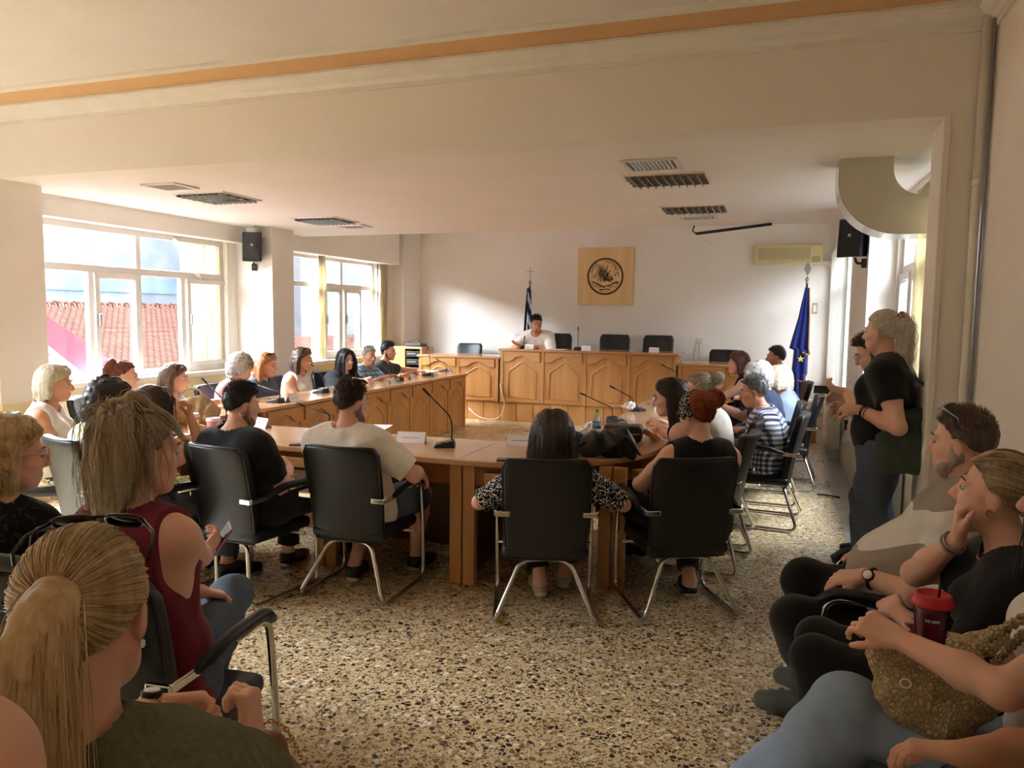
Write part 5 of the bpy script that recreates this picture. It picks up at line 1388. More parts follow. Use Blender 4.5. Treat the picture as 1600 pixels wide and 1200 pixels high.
K['denim_j'] = denim('jacket_denim', '2c3f5e'); K['blackjean'] = fabric('black_trousers', '131315'); K['lacework'] = pattern_speck('black_lace', '0d0d0f', '2a2625', 60, .6); K['headscarf'] = pattern_speck('dotted_headscarf', '151315', 'f2eee6', 150, .60)
BR, BK, BL, GR = dict(dark='1c100b', light='4d3324'), dict(dark='0a0808', light='241d1b'), dict(dark='8a6a42', light='d9bd8c'), dict(dark='77716a', light='cfcac0')
def T(c, **k): return dict(mat=K[c], **k)
def crinkle(name, c):
    t = NT(name); a = lin(c); v = t.coord((90, 90, 9)); n1 = t.noise(v, 1.0, 3); t.base(t.ramp(n1, [(.3, tuple(x * .8 for x in a[:3]) + (1,)), (.7, tuple(x * 1.15 for x in a[:3]) + (1,))])); t.set(Roughness=.9, Specular_IOR_Level=.2); t.bump(n1, .7, .006); return t.m
K['olive'] = crinkle('crinkled_olive_cotton', '666852')
GP = 'people seated along the window table'
long_ = lambda col, L=.32, **k: dict(style='long', L=L, **col, **k)

# ---- behind the table by the windows
person('woman with a grey-blonde bob in a white lace sleeveless top', at(88, 600, X=-4.75), 35, (34, -4, 0), seat_label='black chair of the woman with the grey-blonde bob', w=.98, bust=1.1, lean=.05, sk='mid', h=.0085,
       hair=long_(dict(dark='82735c', light='e0d6be'), .17, vol=.018, n=900, rad=.0028, wave=.004, tuck=1, fwd=-.2), shirt=T('lace_white', sleeve=0, strap=.16, neckz=-.02, neck=.09), pants=T('cream'), shoes={}, arms={'R': 'lap', 'L': 'lap'})
person('woman with a red-brown ponytail sitting against the window sill', at(195, 588, X=-5.2), 30, (40, -4, 0), seat_label='black chair of the woman with the red-brown ponytail', w=.93, bust=.8, sk='pale', hair=dict(style='pony', dark='4e2618', light='94553a', L=.2, tie=(0, -.75, .66), n=420, tail_n=160), shirt=T('white'), pants=T('denim'), shoes={})
person('woman with straight brown hair in a pale blue shirt beside the paper bag', at(275, 592, X=-5.0), 15, (28, -3, 0), seat_label='black chair of the woman in the pale blue shirt', w=.92, bust=.8, sk='pale', hair=long_(dict(dark='3a2820', light='7a5b48'), .30, n=600, tuck=1, fwd=-.3), shirt=T('pale_blue', sleeve=.8), pants=T('denim'), shoes={}, arms={'R': 'table', 'L': 'table'})
person('woman with curly grey hair, glasses and a pink top', at(377, 573, X=-5.02), 10, (20, -2, 0), seat_label='black chair of the woman in pink', w=.97, bust=1.0, sk='light', glasses=dict(mat=M['frame_dark'], r=.002), hair=dict(style='curly', dark='5f5a53', light='e4dfd4', L=.15, wave=.016, wl=.045, vol=.022, n=800, rad=.0042, rum=.012, base=.3, base2=.45), shirt=T('pink', sleeve=.5), pants=T('navy'), shoes={})
person('woman with strawberry blonde hair and sunglasses on her head in a denim jacket', at(417, 571, X=-5.02), 5, (14, -6, 0), seat_label='black chair of the woman in the denim jacket', w=.97, bust=1.0, sk='light', glasses=dict(kind='head', lens=M['lensdark']), hair=long_(dict(dark='8a4f2c', light='cf9560'), .26, n=600, wave=.006, tuck=1, fwd=-.4), shirt=T('denim_j', sleeve=1.9, infl=.022, neck=.075), pants=T('denim'), shoes={}, arms={'R': 'cross', 'L': 'cross'})
person('woman with dark brown hair in a white sleeveless blouse', at(474, 562, X=-5.0), 5, (12, -2, 0), seat_label='black chair of the woman in the white sleeveless blouse', w=.91, bust=.8, sk='mid', hair=long_(dict(dark='241610', light='5a3d2e'), .25, n=600, tuck=1, fwd=-.4), shirt=T('white', sleeve=0, strap=.145), pants=T('denim'), shoes={}, arms={'R': 'cross', 'L': 'cross'})
person('woman with long jet black hair and a charcoal printed tee', at(541, 562, X=-5.0), -15, (-28, -6, 0), seat_label='black chair of the woman with jet black hair', w=1.06, bust=1.4, belly=.6, sk='pale', hair=long_(BK, .30, n=420), shirt=T('charcoal', sleeve=.75), pants=T('blackjean'), shoes={}, arms={'R': dict(l=(.12, .36, .82), d=(-.9, .2, 0), n=(0, 0, -1)), 'L': dict(l=(-.10, .40, .82), d=(.9, .2, 0), n=(0, 0, -1))})
person('grey haired man in a blue plaid short sleeved shirt', at(577, 556, X=-5.0), -12, (-24, -8, 0), seat_label='black chair of the man in plaid', w=1.08, belly=.8, sk='tan', hair=dict(style='short', n=420, **GR), shirt=T('plaid', sleeve=.7), pants=T('navy'), shoes={}, arms={'R': 'table', 'L': 'table'})
person('dark haired man in a charcoal tee reaching one arm along the table', at(607, 549, X=-5.05), 10, (4, -3, 0), seat_label='black chair of the man reaching along the table', w=1.05, sk='mid', glasses=dict(kind='head', lens=M['lensdark']), beard=dict(t=-.0025, dark='45332a', light='7a6050'), hair=dict(style='short', top=.035, n=420, **BK), shirt=T('charcoal', sleeve=.7), pants=T('denim'), shoes={}, arms={'R': 'table', 'L': dict(w=at(655, 579, Z=.80), d=(.2, .9, -.1))})
# ---- near side of the front table
person('woman with short curly black hair in a green floral blouse', at(172, 627, Y=3.5), 72, (60, -6, 0), seat_label='black chair behind the woman in the green floral blouse', lean=.02, w=1.02, bust=1.2, sk='mid', hair=dict(style='curly', L=.17, wave=.016, wl=.04, vol=.028, n=1400, rad=.0028, rum=.012, br=1.2, dark='0c0a0a', light='332a28'), shirt=T('floral', sleeve=.9, infl=.024), pants=T('floral'), shoes={}, arms={'R': 'table', 'L': 'table'}, h=.008)
person('woman with long dark brown hair resting her chin on her hand', at(242, 640, Y=3.42), 70, (38, -6, 0), seat_label='black chair behind the woman resting her chin at the front table', lean=.04, w=.95, bust=1.0, sk='mid', glasses=dict(mat=M['clear_frame']), hair=long_(dict(dark='160d0b', light='3f2722'), .30, n=800, rad=.003), shirt=T('navy', sleeve=0), pants=T('denim'), shoes={}, h=.007,
       arms={'R': dict(l=(.10, .20, .98), pole=(.5, .6, -.9), d=(-.25, .05, .8), n=(-.4, -.9, .2), curl=[.5, .6, .8, .9]), 'L': 'table'})
person('man in a black tee with sunglasses on his head at the front table', at(378, 633, Y=3.56), 82, (62, -6, 0), seat_label='black chair of the man in the black tee', lean=-.06, w=1.08, sk='light', glasses=dict(kind='head', lens=M['lensdark']), beard=dict(t=.0, dark='80604e', light='9c7a68'), hair=dict(style='short', top=.035, side=.006, n=1300, rad=.0018, cap=.006, **BK), shirt=T('black', sleeve=.78, infl=.02), pants=T('blackjean'), shoes={}, h=.007, hs=.98,
       arms={'R': dict(l=(.10, .20, .68), d=(-.9, .2, .3), n=(0, -1, .1)), 'L': 'cross'}, legs={'R': dict(k=(.22, .48, .56), a=(.02, .62, .42), toe=(-.5, .8, -.2))})
person('man in a cream tee and denim shorts with his hand on the chair arm', at(550, 630, Y=3.80), 92, (66, -4, 0), seat_label='black chair of the man in the cream tee', lean=-.06, clat=.04, w=1.12, belly=.6, sk='light', beard=dict(t=.0, dark='85655a', light='a07e6c'), glasses=dict(kind='head', lens=M['lensdark']), hair=dict(style='short', top=.03, side=.009, n=1300, rad=.0018, cap=.006, **BR), shirt=T('cream', sleeve=.85, infl=.024), pants=T('denim_m', ankle=0), shoes=dict(mat=M['black']), h=.007, hs=1.0,
       arms={'R': dict(l=(.31, .16, .68), pole=(.8, -.7, -.3), d=(-.1, .8, -.5), n=(-.2, -.2, -1)), 'L': 'table'}, legs={'R': dict(splay=.10), 'L': dict(a=(-.08, .10, .085))})
person('woman with straight dark hair in a speckled black and white blouse', at(863, 680, Y=3.91), 108, (104, -6, 0), seat_label='black chair of the woman in the speckled blouse', clat=-.03, w=.95, bust=.8, sk='light', hair=long_(dict(dark='17100e', light='473831'), .27, n=1500, rad=.002, near=1, gap=.012), shirt=T('speck', sleeve=.95, infl=.02), pants=T('black'), shoes=dict(mat=M['acgrille'], low=True), h=.007, lean=-.04,
       arms={'R': dict(l=(.27, .12, .60), pole=(.9, -.6, -.3)), 'L': dict(l=(-.27, .12, .60), pole=(.9, -.6, -.3))}, legs={'L': dict(a=(-.05, .2, .085)), 'R': dict(a=(.1, .35, .085))})
f6 = person('woman with red hair pinned up under a dotted headscarf in a black top', at(1088, 648, Y=4.28), 118, (140, -6, 0), seat_label='black chair of the woman with red hair', lean=-.02, clat=-.09, w=1.03, bust=1.0, sk='light', hair=dict(style='bun', dark='5a2210', light='b4552f', tie=(0, -.82, .35), bun_r=.046, n=1100, near=1, rad=.002), glasses=dict(mat=plain('red_frame', '7a2a2a', .3)), shirt=T('black', sleeve=0, strap=.168), pants=T('blackjean'), shoes=dict(mat=M['black'], low=True), h=.007,
       arms={'L': dict(l=(-.20, .30, .62), pole=(.9, -.3, -.6)), 'R': 'lap'}, legs={'L': dict(kw=at(935, 765, Y=4.62), a=(-.05, .40, .30), toe=(.2, .9, -.4)), 'R': dict(a=(.05, .12, .085))})
# ---- outer side of the table opposite the windows
person('woman with straight black hair leaning her elbows on the table in a black sleeveless top', at(1045, 622, Y=5.12), 172, (180, -8, 0), seat_label='black chair of the woman leaning her elbows on the table', w=.93, bust=.8, sk='light', lean=.26, hair=long_(BK, .26, n=1100, rad=.0026, tuck=1, fwd=-.4, br=.8), shirt=T('black', sleeve=0, strap=.14), pants=T('blackjean'), shoes={}, h=.008,
       arms={'L': dict(w=at(1005, 652, Z=.82), pole=(.6, .6, -.8), d=(.6, .6, -.2), n=(0, 0, -1)), 'R': 'table'})
person('woman with ash blonde hair twisted up in a white top with a brown strap', at(1092, 610, Y=5.75), 178, (182, -8, 0), seat_label='black chair of the woman in the white top with the brown strap', w=.97, bust=.9, sk='light', lean=.14, hair=dict(style='bun', dark='776a58', light='d8ccb4', tie=(0, -.9, .3), bun_r=.04, n=500), shirt=T('white', sleeve=.5), pants=T('navy'), shoes={}, arms={'R': 'table', 'L': 'table'})
person('man with short greying hair in a navy and white checked shirt', at(1178, 612, Y=6.3), 175, (176, -10, 0), seat_label='black chair of the man in the checked shirt', w=1.08, belly=.5, sk='tan', hair=dict(style='short', dark='2b2a2a', light='8d8a86', n=700, rad=.003), shirt=T('gingham', sleeve=.85, infl=.022), pants=T('navy'), shoes={}, arms={'R': 'lap', 'L': 'lap'}, h=.0085)
person('woman with short curly grey hair in a navy top with white trimmed sleeves', at(1183, 588, Y=7.1), 178, (178, -8, 0), seat_label='black chair of the woman with curly grey hair and navy top', w=1.05, bust=1.1, sk='light', hair=dict(style='curly', dark='8a8783', light='e6e4df', L=.11, wave=.013, wl=.045, vol=.020, n=700, rad=.004, rum=.010, base=.3, base2=.45), shirt=T('navy', sleeve=.7), pants=T('navy'), shoes={}, arms={'R': 'table', 'L': 'lap'})
person('woman with a platinum bob in a light blue shirt', at(1216, 592, Y=7.8), 178, (178, -4, 0), seat_label='black chair of the woman with the platinum bob', w=.97, bust=.9, sk='light', hair=long_(dict(dark='efe6cc', light='fffaf0'), .16, n=600, vol=.008, br=.7, rad=.003), shirt=T('sky', sleeve=.7), pants=T('navy'), shoes={}, arms={'R': 'table', 'L': 'lap'})
person('woman with auburn hair and clasped hands on the table in a black top', at(1152, 568, Y=8.7), 180, (184, -2, 0), seat_label='black chair of the auburn haired woman', w=.97, bust=1.1, sk='light', hair=long_(dict(dark='33150f', light='70392a'), .20, n=600, vol=.014, tuck=1, fwd=-.4), shirt=T('black', sleeve=0, strap=.14), pants=T('black'), shoes={}, arms={'R': dict(l=(.03, .42, .82), d=(-.5, .8, 0), n=(-.8, 0, -.5)), 'L': dict(l=(-.03, .42, .82), d=(.5, .8, 0), n=(.8, 0, -.5))})
person('dark haired man in black at the dais end of the table', at(1212, 558, Y=9.4), 185, (182, -2, 0), seat_label='black chair of the man in black at the dais end', w=1.05, sk='tan', hair=dict(style='short', top=.025, n=420, **BR), shirt=T('black', sleeve=.6), pants=T('blackjean'), shoes={}, arms={'R': 'table', 'L': 'rest'})
# ---- chairman
M['print'] = plain('print_ink', '39343a', .8)
hp_ = person('man in a cream printed tee speaking with an open hand at the tall desk', at(838, 506, Y=11.14), -82, (-62, -14, 0), w=1.08, sk='tan', lean=.44, hipz=PZ + .57, beard=dict(t=-.0025, dark='45332a', light='7a6050'), hair=dict(style='short', top=.04, n=420, **BK), shirt=T('cream', sleeve=.8, infl=.02), pants=T('denim'), shoes={}, h=.008,
       arms={'R': dict(w=at(812, 540, Y=10.98), pole=(.8, -.2, -.6), d=(.5, .8, .3), n=(.2, .3, 1), curl=.15, sg=1), 'L': dict(l=(-.02, .36, 1.13), pole=(.9, .2, -.3), d=(.9, .2, 0), n=(0, 0, -1))}, legs={s: dict(a=(q, .42, PZ + .085)) for s, q in (('R', .1), ('L', -.1))})
sp_, fs_, rt_ = hp_['sp'], hp_['fs'], hp_['rt']
m = MB(); o_ = sp_(.62) + fs_ * .128
for s in (-1, 1):
    m.tube([o_ + rt_ * (s * .055 + .04 * math.cos(a)) + hp_['u'] * (.035 * math.sin(a)) for a in [k * math.pi / 8 for k in range(16)]], .004, 5, closed=True)
m.tube([o_ - rt_ * .055, o_ + hp_['u'] * .04, o_ + rt_ * .055, o_ - hp_['u'] * .01, o_ - rt_ * .055], .004, 5)
m.build('shirt_print', M['print'], hp_['shirt'], True)
# ---- standing pair
gs = person('standing woman with a pale grey ponytail and a dark green shoulder bag', at(1378, 519, Y=4.80), 168, (148, -2, 0), pose='stand', lean=.03, w=1.10, bust=1.2, belly=.6, sk='light', hipz=.88, h=.007, hs=.97, arm_s=1.04,
       hair=dict(style='pony', dark='b0a797', light='f0e8d8', L=.30, tie=(0, -.93, .38), n=1500, near=1, tail_n=700, rad=.002, wave=.006, base=.45, vol=.009, out=.3, stiff=.5), shirt=T('black', sleeve=.5, hem=.02), pants=T('denim', flare=.04, loose=.030, ankle=.97), shoes={},
       arms={'R': dict(w=at(1335, 638, Y=4.95), pole=(.6, -.7, -.5), d=(0, .9, .0), n=(-.9, 0, -.3)), 'L': dict(w=at(1342, 640, Y=4.66), pole=(.5, -.8, -.4), d=(.35, .9, .05), n=(.5, .1, -.8), curl=.8)})
# scrunchie
m = MB(); c_ = Vector(gs['tie']); ax_ = Vector(gs['Rh'] @ V3(0, -.93, .38))
q_ = ax_.to_track_quat('Z', 'Y'); m.tube([c_ + ax_ * .012 + q_ @ Vector((.030 * math.cos(a), .030 * math.sin(a), .006 * math.sin(5 * a))) for a in [k * math.pi / 12 for k in range(24)]], [.013 + .003 * (k % 2) for k in range(24)], 8, closed=True)
m.build('scrunchie', pattern_speck('pink_scrunchie', '8d4c5c', 'c995a0', 60), gs['o'], True)
gm = person('standing bearded man in a black printed tee looking at his phone', at(1362, 552, Y=5.5), 175, (178, -24, 0), pose='stand', lean=.14, w=1.10, belly=1.0, sk='light', hipz=.80, h=.0075, beard=dict(t=.003, dark='3a2618', light='7d5a3c'), hair=dict(style='short', top=.045, dark='1d1511', light='4a3a30', n=600), glasses=dict(mat=M['metal'], r=.0016),
       shirt=T('black', sleeve=.6, hem=.0), pants=T('denim', loose=.016, ankle=.93), shoes=dict(mat=M['black']),
       arms={'R': dict(w=at(1322, 622, Y=5.55), pole=(.6, -.6, -.6), d=(-.2, .9, .05), n=(-.9, 0, -.2)), 'L': dict(w=at(1322, 612, Y=5.3), pole=(.6, -.6, -.6), d=(0, .9, .2), n=(.4, 0, .9), curl=.6)}, legs={'R': dict(k=(.10, .12, .45), a=(.12, .06, .09)), 'L': dict(k=(-.10, .14, .45), a=(-.12, .10, .09))})
def shirt_text(rec, txt, t, lat, size, mat, name, out=.0):
    dv = nrm(rec['fs'] * .75 - rec['rt'] * .66); uv = nrm(rec['u'] - dv * (rec['u'] @ dv)); rv = np.cross(uv, dv)
    o_ = rec['sp'](t) + dv * (.168 + out) + rv * lat; cu = bpy.data.curves.new('letters', 'FONT'); cu.body = txt; cu.size = size; cu.extrude = .006; cu.align_x = 'CENTER'
    tmp = bpy.data.objects.new('letters', cu); COL.objects.link(tmp); me = tmp.to_mesh(); m = MB()
    m.add([o_ + rv * v.co.x + uv * v.co.y + dv * v.co.z for v in me.vertices], [tuple(p.vertices) for p in me.polygons]); tmp.to_mesh_clear(); bpy.data.objects.remove(tmp); bpy.data.curves.remove(cu)
    m.build(name, mat, rec['shirt'])
shirt_text(gm, 'R', .76, -.03, .09, K['white'], 'shirt_lettering', .002); shirt_text(gm, 'AY', .58, -.02, .10, K['white'], 'shirt_lettering', .012)
# ---- seated along the near wall
w1 = person('man in a wide banded beige tee with sunglasses on his head and a wristwatch', at(1503, 692, X=.62), 172, (152, -2, 0), seat_label='black chair of the man in the banded tee', w=1.14, belly=1.3, sk='light', lean=-.20, h=.0055, hs=1.02, glasses=dict(kind='head', lens=M['lensdark'], mat=M['metal'], r=.0026), beard=dict(t=0, dark='9a8070', light='bca898'),
       hair=dict(style='short', top=.022, side=.004, dark='3a2c24', light='7a6656', n=2200, near=1, rad=.0011, cap=.004), shirt=T('bands', sleeve=.92, infl=.024, neck=.078), pants=T('blackjean', loose=.016), shoes=dict(mat=fabric('olive_mesh_shoe', '4c4d42'), infl=.019), hipz=.50,
       arms={'L': dict(w=at(1352, 900, Y=2.93), pole=(.5, -.9, -.2), d=(.1, .95, -.25), n=(.3, 0, -.9), curl=.35), 'R': dict(w=at(1385, 868, Y=3.28), pole=(.6, -.8, -.2), d=(.05, 1, -.05), n=(0, 0, -1), curl=.2)},
       legs={'L': dict(kw=at(1246, 970, Y=2.92), aw=V3(.18, 3.17, .095), toe=(-.02, 1, -.33)), 'R': dict(kw=at(1258, 908, Y=3.25), aw=V3(.24, 3.42, .09))})
w2 = person('woman with a low dark blonde ponytail resting her chin on her hand', at(1556, 772, X=.60), 172, (158, 8, 0), seat_label='black chair of the woman resting her chin by the near wall', w=.97, bust=1.0, sk='light', lean=.02, h=.0048, hs=1.0, hair=dict(style='pony', dark='5b4632', light='d8c096', L=.26, tie=(0, -.98, -.1), n=3400, near=1, tail_n=900, rad=.0014, out=.2, up=-.3), shirt=T('black', sleeve=.75, neck=.095, infl=.018), pants=T('blackjean'), shoes={}, hipz=.50,
       arms={'R': dict(w=at(1497, 842, Y=2.50), pole=(.2, .9, -.6), d=(.05, .0, 1), n=(-.1, -1, .1), curl=[.75, .8, .85, .9], thumb=.2), 'L': dict(l=(-.02, .26, .72), d=(.9, .25, 0), n=(0, -.5, -.8))},
       legs={'R': dict(kw=at(1280, 1000, Y=2.72)), 'L': dict(kw=at(1275, 1030, Y=2.5))})
w3 = person('woman in white with washed jeans holding a red cup and a woven bag', V3(.66, 2.08, 1.19), 172, (165, 0, 0), seat_label='black chair of the woman with the red cup', w=.96, bust=.9, sk='light', lean=-.02, h=.0048, hair=long_(BR, .3, n=500), shirt=T('white', sleeve=.3), pants=T('denim_l', rum=.008, loose=.028, flare=.05, ankle=.95), shoes={}, hipz=.50,
       arms={'L': dict(w=at(1408, 1000, Y=1.96), pole=(1.2, -.5, -.4), d=(.28, .9, .25), n=(.6, .1, -.7), curl=[.5, .7, .8, .8]), 'R': dict(w=at(1474, 1000, Y=2.345), pole=(.3, -.6, -.8), d=(.0, .95, .2), n=(-1, .05, .0), curl=.66, thumb=.3)},
       legs={'L': dict(kw=at(1322, 1108, Y=2.08), aw=at(1205, 1262, Y=2.10), toe=(-.1, .8, -.5)), 'R': dict(kw=at(1350, 1130, Y=2.2), a=(.08, .34, .085))})
w4 = person('woman in black with bare forearms resting on the chair arm', V3(.60, 1.62, 1.16), 165, (160, 0, 0), seat_label='black chair of the woman in black with bare forearms', w=.98, bust=1.0, sk='mid', h=.005, hair=long_(BK, .3, n=400), shirt=T('black', sleeve=.6), pants=T('blackjean'), shoes={}, hipz=.50,
       arms={'R': dict(w=at(1500, 1178, Y=1.62), pole=(.9, -.5, -.4), d=(-.1, .95, -.1), n=(-.2, -.1, -.9), curl=.45), 'L': 'lap'})
# ---- near rows on the window side
b1 = person('woman with straight blonde hair and a black lace tee', at(20, 710, Y=1.9), 88, (62, -6, 0), seat_label='black chair of the woman in black lace', lean=-.02, w=1.05, bust=1.0, sk='light', h=.006, hs=1.03, glasses=dict(mat=M['clear_frame']), hair=long_(BL, .31, vol=.008, br=.8, tuck=1, fwd=-.3, n=3600, near=1, rad=.0018, wave=.005, K=16, fluff=.08), shirt=T('lacework', sleeve=.75, infl=.018), pants=T('blackjean'), shoes={}, hipz=.48, arms={'R': dict(l=(.18, .26, .62), pole=(.8, -.7, -.3)), 'L': 'lap'})
b2 = person('woman with a wavy ash blonde ponytail and a maroon sleeveless top', at(226, 708, Y=1.78), 95, (66, -4, 0), seat_label='black chair of the woman in maroon', lean=-.02, w=1.0, bust=1.0, sk='light', h=.0055, hs=1.04, hair=dict(style='pony', dark='665443', light='c9b594', L=.30, tie=(0, -.62, .78), out=.2, up=-.3, stiff=.6, n=2000, near=1, tail_n=2400, rad=.0016, wave=.004, wl=.15, bulk=90, spread=.34, fluff=.05, br=1.25, tail_sp=.036), shirt=T('maroon', sleeve=0, strap=.15, hem=-.08), pants=T('denim'), shoes=dict(low=True), hipz=.48,
       arms={'R': dict(w=at(322, 868, Y=2.2), pole=(.5, -.5, -.8), d=(.1, .8, .45), n=(-.6, .5, .5), curl=.6), 'L': 'lap'}, legs={'R': dict(kw=at(362, 932, Y=2.32), aw=at(225, 1040, Y=2.3))})
b3 = person('woman with a long blonde ponytail and sunglasses on her head in an olive blouse', at(134, 962, Y=.84), 112, (119, -6, 0), seat_label='black chair of the woman in the olive blouse', lean=-.02, w=1.04, bust=1.0, sk='light', h=.0048, hs=1.04, glasses=dict(kind='head', lens=M['lensdark'], r=.003), hair=dict(style='pony', dark='9a774a', light='ead2a4', tail_sp=.018, L=.36, tie=(0, -.95, .18), n=4200, near=1, tail_n=5200, rad=.0013, bulk=70, out=.35, up=.0, spread=.07, fluff=.025, br=1.15, base=.35), shirt=T('olive', sleeve=.55, infl=.024, neck=.08, freq=60, loose=.014), pants=T('olive'), shoes={}, hipz=.47,
       arms={'R': dict(w=at(394, 1158, Y=1.24), pole=(.8, -.4, -.8), d=(-.15, .35, .9), n=(-.9, .2, .2), curl=.95), 'L': dict(w=at(306, 1080, Y=1.34), pole=(.8, -.3, -.6), d=(.9, .3, -.1), n=(.2, -.8, -.5), curl=.6)})
m = MB(); c_ = Vector(b2['tie']); ax_ = Vector(b2['Rh'] @ nrm((0, -.62, .78))); q_ = ax_.to_track_quat('Z', 'Y')
m.tube([c_ + ax_ * .014 + q_ @ Vector((.034 * math.cos(a), .034 * math.sin(a), .007 * math.sin(5 * a))) for a in [k * math.pi / 12 for k in range(24)]], [.014 + .003 * (k % 2) for k in range(24)], 8, closed=True)
m.build('scrunchie', pattern_speck('lilac_scrunchie', 'a9a0b4', 'ddd6e0', 60), b2['o'], True)
b4 = person('person with a bare shoulder beside the olive blouse', V3(-.875, .505, 1.405), 105, (100, 0, 0), seat_label='black chair of the person with a bare shoulder', w=1.0, bust=1.0, sk='light', h=.007, hair=dict(style='bun', dark='1c100b', light='4d3324', n=500), shirt=T('white', sleeve=0, strap=.10), pants=T('denim'), shoes={}, hipz=.64, arms={'R': 'lap', 'L': 'lap'})

# ------------------------------------------------------------------ chairs in place
for px, Y, face, z, sc, lb in ((868, 11.55, -80, PZ, 1.17, 'black dais chair behind the speaking man'), (956, 11.6, -88, PZ, 1.17, 'empty black dais chair nearest the speaking man'), (1022, 11.6, -96, PZ, 1.17, 'empty black dais chair beyond the second desk microphone'),
                               (726, 11.65, -88, PZ - .05, .95, 'low black chair at the desk beside the oak cabinet'), (1128, 11.65, -95, PZ - .05, .95, 'low black chair at the desk beside the blue flag')):
    t = chair(at(px, 540, Y=Y).x, Y, face, lb, PZ); t.scale = (sc if sc < 1 else 1.02, .95 if sc > 1 else sc, sc)
# ------------------------------------------------------------------ small things
def soft(name, prims, mat, parent, h=.006, infl=0.0, rum=0.0, freq=40, seed=2, halves=(), subs=()):
    G = Field(prims, h, infl, subs)
    for o, n in halves: G.half(o, n)
    if rum: G.rumple(rum, freq, seed)
    return G.obj(name, mat, parent)
# microphones
for px, py, face, lb, kw in ((697, 698, 20, 'desk microphone leaning over the front table beside two name cards', dict(bend=1.1, sc=1.1)), (507, 668, 20, 'desk microphone hidden partly by the man in the cream tee', dict(bend=1.4, sc=.45)),
                             (348, 664, -5, 'desk microphone behind the takeaway cups', dict(bend=1.4, sc=1.0)), (384, 640, -70, 'desk microphone near the paper bag on the window table', dict(bend=1.5, sc=.6)),
                             (432, 629, 0, 'desk microphone before the woman in the denim jacket', dict(bend=2.0, sc=.45)), (502, 614, 0, 'desk microphone before the woman in the white sleeveless blouse', dict(bend=1.0, sc=.9)),
                             (622, 595, 0, 'desk microphone before the woman with jet black hair', dict(bend=2.2, sc=.45)), (668, 587, 20, 'tall desk microphone before the reaching man', dict(bend=.25, sc=1.2)), (694, 581, 0, 'desk microphone at the dais end of the window table', dict(bend=1.0, sc=.5)),
                             (962, 660, 150, 'desk microphone behind the black case', dict(bend=-2.2, sc=.55)), (994, 642, 160, 'desk microphone beside the crumpled tissue', dict(bend=-1.4, sc=.55)), (1063, 597, 170, 'desk microphone far along the table opposite the windows', dict(bend=-1.3, sc=.6)), (1085, 590, 170, 'desk microphone by the auburn haired woman', dict(bend=-1.3, sc=.5))):
    p = at(px, py, Z=TZ); mic(p.x, p.y, face, lb, **kw)
for px, Y, lb, kw in ((819, 11.08, 'desk microphone under the speaking man hand', dict(bend=.3, sc=.4)), (903, 11.1, 'upright desk microphone alone on the tall desk', dict(bend=.1, sc=.95)), (1010, 11.1, 'desk microphone leaning before an empty dais chair', dict(bend=-.9, sc=.55))):
    mic(at(px, 545, Y=Y).x, Y, -80, lb, z=1.10, **kw)
# name cards
for px, py, face, lb in ((643, 691, 100, 'folded white name card between the cream tee man and the microphone'), (815, 696, 100, 'folded white name card before the woman in the speckled blouse'), (408, 667, 70, 'folded white name card behind the man in the black tee'),
                         (457, 627, 10, 'folded white name card before the woman in denim'), (517, 612, 10, 'small white name card before the sleeveless blouse woman'), (612, 598, 5, 'small white name card before the jet black haired woman'), (643, 592, 5, 'small white name card before the man in plaid'), (679, 587, 5, 'small white name card before the reaching man'), (703, 581, 5, 'small white name card at the dais end of the window table'), (1028, 632, 160, 'white name card before the woman with black hair')):
    p = at(px, py, Z=TZ); sm = 'small' in lb; card(p.x, p.y, face, lb, w=.14 if sm else .19, h=.06 if sm else .07)
for px, lb in ((827, 'white name card before the speaking man'), (916, 'white name card beside the upright desk microphone'), (1022, 'white name card before the second empty dais chair')):
    card(at(px, 545, Y=11.02).x, 11.02, -90, lb, z=1.10, w=.14, h=.07)
# papers
def sheet(px, py, lb, z=TZ, w=.21, d=.29, rz=0, Y=None, n=1):
    p = at(px, py, Z=z) if Y is None else Vector((at(px, py, Y=Y).x, Y, z)); t = thing('paper_stack' if n > 1 else 'paper_sheet', lb, 'paper', (p.x, p.y, z), R(rz))
    for k in range(n):
        m = MB(); m.box((.004 * (k % 2), .005 * k % .011, .0015 + .0022 * k), (w, d, .002), Matrix.Rotation(.05 * k, 3, 'Z')); m.build('sheet', M['paper'], t)
sheet(585, 668, 'white sheet lying beyond the man in the cream tee', rz=15); sheet(672, 580, 'stack of white papers under the reaching hand', rz=80, n=3); sheet(868, 545, 'white sheet on the tall desk beside the speaking man', z=1.10, Y=11.1, w=.3, d=.2)
sheet(522, 607, 'white sheet before the sleeveless blouse woman', rz=70, n=2)
# crumpled tissues
def tissue(px, py, lb, s=.05):
    p = at(px, py, Z=TZ); t = thing('paper_tissue', lb, 'tissue', p)
    soft('crumple', [E('x', (0, 0, s * .75), (s, s * .8, s * .7)), E('x', (s * .5, 0, s * 1.1), (s * .5, s * .4, s * .6))], M['paper'], t, .005, 0, .012, 110, 5, [((0, 0, .001), (0, 0, -1))])
tissue(905, 692, 'crumpled white tissue beyond the grey bag', .055); tissue(982, 642, 'crumpled tissue beside a desk microphone', .05); tissue(920, 676, 'white tissue behind the water bottle', .045)
